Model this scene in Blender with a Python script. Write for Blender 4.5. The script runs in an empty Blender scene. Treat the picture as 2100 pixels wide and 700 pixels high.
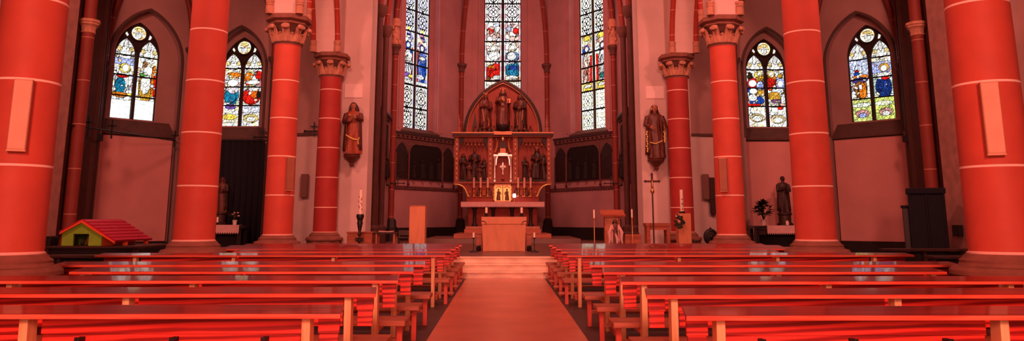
import bpy, math, random
import numpy as np
from mathutils import Vector, Matrix, Euler

scene = bpy.context.scene
COL = scene.collection
PI = math.pi
def R(d): return math.radians(d)

# ------------------------------------------------------------------ helpers
class MB:
    """collects shapes into one mesh"""
    def __init__(s):
        s.v = []; s.f = []
    def add(s, vs, fs):
        b = len(s.v)
        s.v.extend([tuple(p) for p in vs])
        s.f.extend([tuple(b + i for i in f) for f in fs])
    def box(s, c, d, rot=None, taper=None):
        x, y, z = d[0] / 2, d[1] / 2, d[2] / 2
        tx, ty = taper if taper else (1, 1)
        vs = [(-x, -y, -z), (x, -y, -z), (x, y, -z), (-x, y, -z),
              (-x * tx, -y * ty, z), (x * tx, -y * ty, z), (x * tx, y * ty, z), (-x * tx, y * ty, z)]
        m = Matrix.Translation(c)
        if rot: m = m @ Euler(rot).to_matrix().to_4x4()
        s.add([m @ Vector(p) for p in vs],
              [(0, 3, 2, 1), (4, 5, 6, 7), (0, 1, 5, 4), (1, 2, 6, 5), (2, 3, 7, 6), (3, 0, 4, 7)])
        return s
    def span(s, a, b):
        return s.box([(a[i] + b[i]) / 2 for i in range(3)], [abs(b[i] - a[i]) for i in range(3)])
    def lathe(s, prof, n=24, c=(0, 0, 0), ph=0.0, sx=1, sy=1, arc=None):
        vs, fs = [], []
        a0, a1 = arc if arc else (0, 2 * PI)
        full = arc is None
        m = n if full else n + 1
        for r, z in prof:
            for k in range(m):
                a = ph + a0 + (a1 - a0) * k / n
                vs.append((c[0] + r * math.cos(a) * sx, c[1] + r * math.sin(a) * sy, c[2] + z))
        for i in range(len(prof) - 1):
            for k in range(n if full else n):
                k2 = (k + 1) % m
                fs.append((i * m + k, i * m + k2, (i + 1) * m + k2, (i + 1) * m + k))
        if full:
            fs.append(tuple(range(m - 1, -1, -1)))
            fs.append(tuple((len(prof) - 1) * m + k for k in range(m)))
        s.add(vs, fs)
        return s
    def tube(s, pts, r, n=8, sq=None, up=(0, 0, 1)):
        """sweep a circle (or an ellipse sq) along pts; r may be a list"""
        pts = [Vector(p) for p in pts]
        rs = r if isinstance(r, (list, tuple)) else [r] * len(pts)
        vs, fs = [], []
        prev = None
        for i, p in enumerate(pts):
            t = (pts[min(i + 1, len(pts) - 1)] - pts[max(i - 1, 0)])
            if t.length < 1e-9: t = Vector((0, 0, 1))
            t.normalize()
            if prev is None:
                u = Vector(up)
                if abs(u.dot(t)) > .95: u = Vector((0, 1, 0)) if abs(t.y) < .9 else Vector((1, 0, 0))
            else: u = prev
            a = (u - t * u.dot(t)).normalized(); prev = a
            b = t.cross(a)
            for k in range(n):
                w = 2 * PI * k / n
                e = (1, 1) if sq is None else sq
                vs.append(p + a * (rs[i] * e[0] * math.cos(w)) + b * (rs[i] * e[1] * math.sin(w)))
        for i in range(len(pts) - 1):
            for k in range(n):
                fs.append((i * n + k, i * n + (k + 1) % n, (i + 1) * n + (k + 1) % n, (i + 1) * n + k))
        fs.append(tuple(range(n - 1, -1, -1)))
        fs.append(tuple((len(pts) - 1) * n + k for k in range(n)))
        s.add(vs, fs)
        return s
    def ball(s, c, r, nu=14, nv=9, rot=None, fn=None):
        if not isinstance(r, (tuple, list)): r = (r, r, r)
        vs = [Vector((0, 0, -1))]
        for j in range(1, nv):
            a = -PI / 2 + PI * j / nv
            for k in range(nu):
                b = 2 * PI * k / nu
                vs.append(Vector((math.cos(a) * math.cos(b), math.cos(a) * math.sin(b), math.sin(a))))
        vs.append(Vector((0, 0, 1)))
        out = []
        M = Euler(rot).to_matrix() if rot else Matrix.Identity(3)
        for p in vs:
            if fn: p = fn(p)
            out.append(M @ Vector((p[0] * r[0], p[1] * r[1], p[2] * r[2])) + Vector(c))
        fs = [(0, 1 + (k + 1) % nu, 1 + k) for k in range(nu)]
        for j in range(nv - 2):
            for k in range(nu):
                a, b = 1 + j * nu + k, 1 + j * nu + (k + 1) % nu
                fs.append((a, b, b + nu, a + nu))
        L = len(vs) - 1; o = 1 + (nv - 2) * nu
        fs += [(o + k, o + (k + 1) % nu, L) for k in range(nu)]
        s.add(out, fs)
        return s
    def prism(s, poly, fr, w0, w1):
        """poly of (u,v) in frame fr pushed from w0 to w1"""
        n = len(poly)
        vs = [fr(u, v, w0) for u, v in poly] + [fr(u, v, w1) for u, v in poly]
        fs = [tuple(range(n - 1, -1, -1)), tuple(range(n, 2 * n))]
        fs += [(k, (k + 1) % n, n + (k + 1) % n, n + k) for k in range(n)]
        s.add(vs, fs)
        return s
    def loft(s, rings):
        n = len(rings[0]); vs = [p for r in rings for p in r]; fs = []
        for i in range(len(rings) - 1):
            for k in range(n):
                fs.append((i * n + k, i * n + (k + 1) % n, (i + 1) * n + (k + 1) % n, (i + 1) * n + k))
        fs.append(tuple(range(n - 1, -1, -1)))
        fs.append(tuple((len(rings) - 1) * n + k for k in range(n)))
        s.add(vs, fs)
        return s
    def build(s, name, m, parent=None, loc=None, smooth=35, bevel=0, recalc=True, fix=True):
        me = bpy.data.meshes.new(name)
        me.from_pydata(s.v, [], s.f)
        if recalc:
            import bmesh
            bm = bmesh.new(); bm.from_mesh(me)
            bmesh.ops.recalc_face_normals(bm, faces=bm.faces)
            bm.to_mesh(me); bm.free()
        me.materials.append(m)
        if smooth:
            me.shade_smooth(); me.set_sharp_from_angle(angle=R(smooth))
        o = bpy.data.objects.new(name, me)
        COL.objects.link(o)
        if parent: o.parent = parent
        if loc: o.location = loc
        if bevel:
            b = o.modifiers.new('bevel', 'BEVEL'); b.width = bevel; b.segments = 2; b.limit_method = 'ANGLE'; b.angle_limit = R(40)
        return o

def tag(o, label=None, cat=None, group=None, kind=None):
    if label: o['label'] = label
    if cat: o['category'] = cat
    if group: o['group'] = group
    if kind: o['kind'] = kind
    return o
def thing(name, label, cat, loc=(0, 0, 0), rz=0, group=None):
    o = bpy.data.objects.new(name, None); COL.objects.link(o)
    o.location = loc; o.rotation_euler = (0, 0, rz); o.empty_display_size = .2
    return tag(o, label, cat, group)
def struct(o, label=None):
    o['kind'] = 'structure'
    if label: o['label'] = label
    return o
def frame(o, u, n):
    o, u, n = Vector(o), Vector(u).normalized(), Vector(n).normalized()
    z = Vector((0, 0, 1))
    return lambda a, b, c=0.0: o + u * a + z * b + n * c
XZ = frame((0, 0, 0), (1, 0, 0), (0, -1, 0))      # u = x, v = z, w towards the camera
def xz(y): return frame((0, y, 0), (1, 0, 0), (0, -1, 0))
def pointed(u0, u1, sp, k=1.0, n=12):
    """points of a pointed arch from (u0,sp) over the apex to (u1,sp)"""
    w = u1 - u0; r = w * k
    t = math.acos((r - w / 2) / r)
    L = [(u0 + r - r * math.cos(t * i / n), sp + r * math.sin(t * i / n)) for i in range(n + 1)]
    return L + [(u0 + u1 - p[0], p[1]) for p in reversed(L[:-1])]
def inside_pointed(u, v, u0, u1, sp, k=1.0):
    if v <= sp: return u0 <= u <= u1
    w = u1 - u0; r = w * k
    return (u - (u0 + r)) ** 2 + (v - sp) ** 2 <= r * r and (u - (u1 - r)) ** 2 + (v - sp) ** 2 <= r * r

# ------------------------------------------------------------------ materials
def srgb(r, g, b):
    f = lambda c: (c / 255 / 12.92) if c / 255 <= .04045 else ((c / 255 + .055) / 1.055) ** 2.4
    return (f(r), f(g), f(b), 1)
def mul(c, k): return (c[0] * k, c[1] * k, c[2] * k, 1)
def mat(name, c, rough=.7, var=.12, scale=3.0, stretch=(1, 1, 1), metal=0, spec=.4, bump=0.0, bscale=40, coat=0, c2=None):
    m = bpy.data.materials.new(name); m.use_nodes = True
    nt = m.node_tree; N = nt.nodes; L = nt.links
    b = N['Principled BSDF']
    b.inputs['Roughness'].default_value = rough
    b.inputs['Metallic'].default_value = metal
    b.inputs['Specular IOR Level'].default_value = spec
    if coat:
        b.inputs['Coat Weight'].default_value = coat; b.inputs['Coat Roughness'].default_value = .06
    tc = N.new('ShaderNodeTexCoord'); mp = N.new('ShaderNodeMapping')
    mp.inputs['Scale'].default_value = stretch
    L.new(tc.outputs['Object'], mp.inputs['Vector'])
    no = N.new('ShaderNodeTexNoise'); no.inputs['Scale'].default_value = scale; no.inputs['Detail'].default_value = 6
    L.new(mp.outputs[0], no.inputs['Vector'])
    rp = N.new('ShaderNodeValToRGB')
    rp.color_ramp.elements[0].position = .3; rp.color_ramp.elements[1].position = .7
    rp.color_ramp.elements[0].color = c2 if c2 else mul(c, 1 - var)
    rp.color_ramp.elements[1].color = mul(c, 1 + var * .6)
    L.new(no.outputs['Fac'], rp.inputs[0]); L.new(rp.outputs[0], b.inputs['Base Color'])
    if bump:
        n2 = N.new('ShaderNodeTexNoise'); n2.inputs['Scale'].default_value = bscale
        L.new(mp.outputs[0], n2.inputs['Vector'])
        bp = N.new('ShaderNodeBump'); bp.inputs['Strength'].default_value = bump; bp.inputs['Distance'].default_value = .02
        L.new(n2.outputs['Fac'], bp.inputs['Height']); L.new(bp.outputs[0], b.inputs['Normal'])
    return m
def joint_mat(name, c, cj, z0, per, wid=.022, rough=.6):
    """painted drum stone with pale joints every PER metres"""
    m = mat(name, c, rough, .1, 2.5, spec=.3)
    nt = m.node_tree; N = nt.nodes; L = nt.links; b = N['Principled BSDF']
    src = b.inputs['Base Color'].links[0].from_socket
    tc = N.new('ShaderNodeTexCoord'); sp = N.new('ShaderNodeSeparateXYZ'); L.new(tc.outputs['Object'], sp.inputs[0])
    def mt(op, a, v):
        n = N.new('ShaderNodeMath'); n.operation = op; L.new(a, n.inputs[0]); n.inputs[1].default_value = v; return n.outputs[0]
    q = mt('SUBTRACT', sp.outputs['Z'], z0 - wid / 2)
    q = mt('DIVIDE', q, per); q = mt('FRACT', q, 0); q = mt('LESS_THAN', q, wid / per)
    mx = N.new('ShaderNodeMix'); mx.data_type = 'RGBA'
    L.new(q, mx.inputs[0]); L.new(src, mx.inputs[6]); mx.inputs[7].default_value = cj
    L.new(mx.outputs[2], b.inputs['Base Color'])
    return m
def wood_mat(name, ca, cb, rough=.3, coat=.0, stretch=(.5, 6, 9), wave=0.0, tilt=.05):
    m = bpy.data.materials.new(name); m.use_nodes = True
    nt = m.node_tree; N = nt.nodes; L = nt.links; b = N['Principled BSDF']
    b.inputs['Roughness'].default_value = rough; b.inputs['Coat Weight'].default_value = coat; b.inputs['Coat Roughness'].default_value = .05
    b.inputs['Specular IOR Level'].default_value = .45
    tc = N.new('ShaderNodeTexCoord'); mp = N.new('ShaderNodeMapping'); mp.inputs['Scale'].default_value = stretch
    mp.inputs['Rotation'].default_value = (0, tilt, 0)
    oi = N.new('ShaderNodeObjectInfo'); cb_ = N.new('ShaderNodeVectorMath'); cb_.operation = 'ADD'
    L.new(tc.outputs['Object'], cb_.inputs[0])
    sc = N.new('ShaderNodeMath'); sc.operation = 'MULTIPLY'; sc.inputs[1].default_value = 17; L.new(oi.outputs['Random'], sc.inputs[0])
    L.new(sc.outputs[0], cb_.inputs[1]); L.new(cb_.outputs[0], mp.inputs['Vector'])
    no = N.new('ShaderNodeTexNoise'); no.inputs['Scale'].default_value = 1.6; no.inputs['Detail'].default_value = 8
    no.inputs['Distortion'].default_value = 1.4
    L.new(mp.outputs[0], no.inputs['Vector'])
    fac = no.outputs['Fac']
    if wave:
        wv = N.new('ShaderNodeTexWave'); wv.bands_direction = 'Z'; wv.inputs['Scale'].default_value = wave
        wv.inputs['Distortion'].default_value = 7; wv.inputs['Detail'].default_value = 3; wv.inputs['Detail Scale'].default_value = .7
        L.new(mp.outputs[0], wv.inputs['Vector'])
        mx = N.new('ShaderNodeMix'); mx.inputs[0].default_value = .45
        L.new(fac, mx.inputs[2]); L.new(wv.outputs['Fac'], mx.inputs[3]); fac = mx.outputs[0]
    rp = N.new('ShaderNodeValToRGB')
    e = rp.color_ramp.elements; e[0].position = .34; e[0].color = ca; e[1].position = .62; e[1].color = cb
    L.new(fac, rp.inputs[0]); L.new(rp.outputs[0], b.inputs['Base Color'])
    return m
def glow_mat(name, c, s):
    m = bpy.data.materials.new(name); m.use_nodes = True
    b = m.node_tree.nodes['Principled BSDF']
    b.inputs['Base Color'].default_value = c; b.inputs['Emission Color'].default_value = c; b.inputs['Emission Strength'].default_value = s
    return m
def glass_mat(name, s):
    m = bpy.data.materials.new(name); m.use_nodes = True
    nt = m.node_tree; N = nt.nodes; b = N['Principled BSDF']
    at = N.new('ShaderNodeAttribute'); at.attribute_name = 'pane'
    b.inputs['Base Color'].default_value = (.004, .004, .004, 1); b.inputs['Roughness'].default_value = .6; b.inputs['Specular IOR Level'].default_value = .08
    nt.links.new(at.outputs['Color'], b.inputs['Emission Color']); b.inputs['Emission Strength'].default_value = s
    m.cycles.emission_sampling = 'NONE'
    return m

M = {}
M['plaster'] = mat('plaster', srgb(216, 190, 184), .85, .10, 1.2, bump=.15)
M['arch_plaster'] = mat('arch_plaster', srgb(214, 184, 176), .85, .07, 1.6, bump=.15)
M['grey_paint'] = mat('grey_paint', srgb(172, 132, 126), .85, .16, .9, bump=.2)
M['chancel_paint'] = mat('chancel_paint', srgb(176, 124, 126), .85, .17, .8, bump=.2)
M['panel_paint'] = mat('panel_paint', srgb(216, 150, 144), .85, .08, 1.2, bump=.12)
M['stone'] = mat('stone', srgb(196, 138, 112), .8, .2, 6, bump=.3)
M['dark_stone'] = mat('dark_stone', srgb(96, 62, 54), .8, .25, 5, bump=.3)
M['base_stone'] = mat('base_stone', srgb(138, 84, 70), .8, .2, 5, bump=.2)
M['abacus_stone'] = mat('abacus_stone', srgb(138, 88, 74), .8, .2, 5, bump=.2)
M['pale_ring'] = mat('pale_ring', srgb(246, 190, 176), .7, .1, 5)
M['pier_stone'] = mat('pier_stone', srgb(178, 128, 118), .8, .2, 4, bump=.2)
M['panel_white'] = mat('panel_white', srgb(240, 218, 212), .8, .05, 3)
M['tracery'] = mat('tracery', srgb(46, 30, 26), .8, .2, 5)
M['sill'] = mat('sill', srgb(92, 66, 60), .8, .2, 4)
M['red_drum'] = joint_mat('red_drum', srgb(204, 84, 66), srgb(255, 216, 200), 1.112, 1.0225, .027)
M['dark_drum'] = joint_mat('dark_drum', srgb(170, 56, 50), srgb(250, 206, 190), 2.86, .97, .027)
M['red_paint'] = joint_mat('red_paint', srgb(168, 58, 42), srgb(230, 160, 140), 0.4, .8, .016)
M['dark_red'] = joint_mat('dark_red', srgb(128, 50, 40), srgb(190, 130, 110), 0.4, 1.25, .02)
M['dark_shaft'] = mat('dark_shaft', srgb(80, 44, 38), .7, .2, 3)
M['black_base'] = mat('black_base', srgb(34, 22, 22), .6, .2, 5)
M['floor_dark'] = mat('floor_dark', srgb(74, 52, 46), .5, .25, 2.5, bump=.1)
M['white_wall'] = M['plaster']
M['pew_top'] = wood_mat('pew_top', srgb(104, 18, 16), srgb(146, 30, 26), .35, .6)
M['pew_wood'] = wood_mat('pew_wood', srgb(146, 18, 15), srgb(242, 62, 48), .4, .1, (.6, 3, 7), .9, .42)
M['pew_frame'] = wood_mat('pew_frame', srgb(190, 56, 40), srgb(226, 86, 60), .4, .1, (5, 5, .6))
M['pew_edge'] = wood_mat('pew_edge', srgb(226, 160, 110), srgb(246, 204, 150), .4, .1, (5, 5, .6))
M['pew_seat'] = wood_mat('pew_seat', srgb(150, 80, 58), srgb(184, 104, 74), .45, .0)
M['hook'] = mat('hook', srgb(20, 18, 18), .5, .1)
M['tan_wood'] = wood_mat('tan_wood', srgb(200, 126, 88), srgb(214, 142, 98), .5, .05, (2, 2, .5))
M['brown_wood'] = wood_mat('brown_wood', srgb(150, 76, 52), srgb(186, 100, 66), .45, .1, (.6, 5, 5))
M['dark_wood'] = wood_mat('dark_wood', srgb(46, 26, 24), srgb(66, 36, 30), .5, .1)
M['black_wood'] = wood_mat('black_wood', srgb(20, 15, 19), srgb(32, 24, 30), .5, .05)
M['iron'] = mat('iron', srgb(24, 20, 22), .45, .2, 8, spec=.5)
M['steel'] = mat('steel', srgb(170, 150, 140), .3, .1, 8, metal=.8)
M['brass'] = mat('brass', srgb(206, 150, 90), .3, .15, 8, metal=.9)
M['gold'] = mat('gold', srgb(196, 132, 92), .45, .3, 30, metal=.35, spec=.5)
M['gold_bright'] = mat('gold_bright', srgb(255, 226, 130), .35, .25, 30, metal=.25, spec=.6)
M['gilt_carving'] = mat('gilt_carving', srgb(172, 100, 78), .5, .45, 38, spec=.4, bump=.8, bscale=60, c2=srgb(110, 44, 36))
M['silver'] = mat('silver', srgb(240, 226, 214), .3, .2, 30, metal=.4, spec=.6)
M['wax'] = mat('wax', srgb(250, 236, 214), .5, .04, 3)
M['pale_wax'] = mat('pale_wax', srgb(214, 160, 136), .5, .1, 8)
M['cloth'] = mat('cloth', srgb(220, 176, 172), .9, .1, 6, bump=.2)
M['carved_brown'] = mat('carved_brown', srgb(98, 48, 34), .5, .35, 14, spec=.5, bump=.4)
M['carved_dark'] = mat('carved_dark', srgb(58, 32, 28), .5, .4, 14, spec=.5, bump=.4)
M['robe_orange'] = mat('robe_orange', srgb(158, 76, 50), .5, .25, 10, spec=.4)
M['robe_brown'] = mat('robe_brown', srgb(98, 48, 38), .45, .3, 10, spec=.5)
M['statue_skin'] = mat('statue_skin', srgb(170, 110, 84), .5, .15, 10)
M['dark_skin'] = mat('dark_skin', srgb(120, 68, 52), .5, .15, 10)
M['red_ground'] = mat('red_ground', srgb(150, 62, 50), .7, .2, 6)
M['cedar_panel'] = mat('cedar_panel', srgb(142, 62, 48), .65, .15, 3)
M['dark_relief'] = mat('dark_relief', srgb(44, 24, 24), .55, .5, 9, bump=.6, bscale=14)
M['black_relief'] = mat('black_relief', srgb(30, 18, 18), .7, .5, 9, bump=.5, bscale=14, spec=.25)
M['frieze'] = mat('frieze', srgb(106, 64, 60), .7, .35, 10, bump=.3)
M['leaf_frieze'] = mat('leaf_frieze', srgb(104, 62, 62), .8, .35, 12)
M['navy'] = mat('navy', srgb(15, 15, 26), .9, .2, 5)
M['leaf'] = mat('leaf', srgb(46, 54, 36), .6, .3, 6)
M['terracotta'] = mat('terracotta', srgb(150, 74, 54), .8, .1, 6)
M['white_pot'] = mat('white_pot', srgb(230, 210, 200), .4, .04, 6)
M['toy_green'] = mat('toy_green', srgb(140, 186, 56), .5, .12, 6)
M['toy_red'] = mat('toy_red', srgb(176, 26, 62), .5, .12, 6)
M['toy_orange'] = mat('toy_orange', srgb(232, 96, 44), .5, .1, 6)
M['speaker_pale'] = mat('speaker_pale', srgb(232, 172, 140), .6, .06, 5)
M['speaker_red'] = mat('speaker_red', srgb(168, 108, 84), .6, .08, 5)
M['grille'] = mat('grille', srgb(130, 90, 82), .7, .1, 40)
M['marble'] = mat('marble', srgb(240, 206, 176), .35, .25, 2.2, stretch=(1, 1, 3), spec=.5)
M['ceiling'] = mat('ceiling', srgb(120, 90, 84), .9, .1)
M['glass'] = glass_mat('stained_glass', 1.6)

def tile_mat(name, ca, cb, size, rough):
    m = mat(name, ca, rough, .22, 1.3, spec=.45)
    nt = m.node_tree; N = nt.nodes; L = nt.links; b = N['Principled BSDF']
    tc = N.new('ShaderNodeTexCoord'); br = N.new('ShaderNodeTexBrick')
    br.offset = .5; br.inputs['Scale'].default_value = 1; br.inputs['Brick Width'].default_value = size; br.inputs['Row Height'].default_value = size
    br.inputs['Mortar Size'].default_value = .006; br.inputs['Color1'].default_value = ca; br.inputs['Color2'].default_value = cb
    br.inputs['Mortar'].default_value = mul(ca, .86)
    L.new(tc.outputs['Object'], br.inputs['Vector'])
    src = b.inputs['Base Color'].links[0].from_socket
    mx = N.new('ShaderNodeMix'); mx.data_type = 'RGBA'; mx.inputs[0].default_value = .4
    L.new(src, mx.inputs[6]); L.new(br.outputs['Color'], mx.inputs[7]); L.new(mx.outputs[2], b.inputs['Base Color'])
    return m
M['aisle_tile'] = tile_mat('aisle_tile', srgb(212, 122, 90), srgb(200, 112, 80), .6, .27)
M['chancel_tile'] = tile_mat('chancel_tile', srgb(120, 78, 64), srgb(108, 68, 56), .4, .35)

# ------------------------------------------------------------------ setting
H = 19.0
def slab(name, a, b, m, label=None, parent=None):
    o = MB().span(a, b).build(name, m, parent, smooth=0)
    if not parent: struct(o, label)
    return o
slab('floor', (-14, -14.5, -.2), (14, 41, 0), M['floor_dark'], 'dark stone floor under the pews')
slab('floor_aisle', (-1.01, -14, 0.001), (1.01, 19.62, .012), M['aisle_tile'], 'pale tiled centre aisle between the pews')
slab('ceiling', (-14, -14.8, H), (14, 42, H + .2), M['ceiling'], 'high church ceiling')
slab('wall_back', (-14, -14.8, 0), (14, -14.4, H), M['plaster'], 'plain wall behind the pews')
# chancel steps and platform
for i, (z, y) in enumerate(((.17, 19.62), (.34, 20.0), (.51, 20.4))):
    o = MB()
    o.span((-4.9, y + .03, z - .17), (4.9, 25.25 if i < 2 else 30.6, z - .035))
    o.span((-4.93, y, z - .035), (4.93, 25.25 if i < 2 else 30.6, z))
    struct(o.build('floor_step', M['marble'], smooth=0, bevel=.008), 'pale marble step up to the chancel')
slab('floor_chancel', (-5.4, 20.75, .511), (5.4, 40, .516), M['chancel_tile'], 'dark tiled chancel floor')

# arcade walls above the columns
CY_ = [9.05, 14.48, 19.9, 24.55]
SP = 7.0
def arcade(side):
    s = -1 if side == 'left' else 1
    fr = frame((0, 0, 0), (0, 1, 0), (s, 0, 0))
    arches = [(3.6, CY_[0] - .42), (CY_[0] + .42, CY_[1] - .42), (CY_[1] + .42, CY_[2] - .42), (CY_[2] + .42, CY_[3] - .42)]
    poly = [(-14.4, 0)]
    for a, b in arches:
        if a == 3.6: poly.append((3.6, 0))
        poly += pointed(a, b, SP, .95, 16)
    poly += [(25.28, SP), (25.28, H), (-14.4, H)]
    w = struct(MB().prism(poly, fr, 5.62, 6.38).build('wall_arcade_' + side, M['arch_plaster'], smooth=0), 'white plaster arcade wall with pointed arches')
    for a, b in arches[1:]:
        pts = pointed(a, b, SP, .95, 20)
        for x in (5.60, 6.40):
            m = MB(); m.tube([fr(u, v, x) for u, v in pts if v > SP + .38], .085, 10)
            m.build('arch_roll', M['red_paint'], w)
            c = MB()
            for (u, d) in ((a, 1), (b, -1)):
                c.lathe([(.115, 0), (.115, .2), (.10, .22), (.12, .25), (.10, .28), (.125, .33), (.125, .38)], 10, fr(u - d * .0, SP + .001, x))
            c.build('roll_foot', M['stone'], w)
for sd in ('left', 'right'): arcade(sd)

# walls with niches and windows -------------------------------------------------
def niche_wall(name, fr, W, Hh, niche, win, m_front, m_back, dado=None, thick=.35, wdepth=.4, label=None, zn=0.0):
    """wall in frame fr: niche=(u0,u1,spring,k), win=(u0,u1,sill,spring,k)"""
    n0, n1, nsp, nk = niche; w0, w1, sill, wsp, wk = win
    arch = pointed(n0, n1, nsp, nk)
    if zn <= 0: poly = [(0, 0), (n0, 0)] + arch + [(n1, 0), (W, 0), (W, Hh), (0, Hh)]
    else: poly = [(0, zn), (n0, zn)] + arch + [(n1, zn), (W, zn), (W, Hh), (0, Hh)]
    mb = MB().prism(poly, fr, -thick, 0)
    if zn > 0: mb.prism([(0, 0), (W, 0), (W, zn - .0), (0, zn - .0)], fr, -thick, 0)
    wall = struct(mb.build(name, m_front, smooth=20), label or 'painted wall around a window niche')
    e = .12
    warch = pointed(w0, w1, wsp, wk)
    apex = max(v for u, v in arch) + .1
    b = MB().prism([(n0 - e, sill), (w0, sill)] + warch + [(w1, sill), (n1 + e, sill), (n1 + e, apex), (n0 - e, apex)], fr, -thick - wdepth, -thick)
    b.prism([(n0 - e, 0), (n1 + e, 0), (n1 + e, sill), (n0 - e, sill)], fr, -thick - wdepth, -thick)
    b.build('niche_back', m_back, wall, smooth=20)
    # outer darkness behind the window
    MB().prism([(n0 - e, 0), (n1 + e, 0), (n1 + e, apex), (n0 - e, apex)], fr, -thick - wdepth - .1, -thick - wdepth).build('outer_shell', M['tracery'], wall, smooth=0)
    return wall
def sloped_sill(wall, fr, u0, u1, z0, z1, wout, win_, m):
    mb = MB()
    P = [fr(u0, z0, wout), fr(u1, z0, wout), fr(u1, z0 + .06, wout), fr(u0, z0 + .06, wout), fr(u0 + .15, z1, win_), fr(u1 - .15, z1, win_), fr(u0, z0, win_), fr(u1, z0, win_)]
    mb.add(P, [(0, 1, 2, 3), (3, 2, 5, 4), (0, 3, 4, 6), (1, 7, 5, 2), (6, 4, 5, 7), (0, 6, 7, 1)])
    return mb.build('sill', m, wall, smooth=0)

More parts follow.
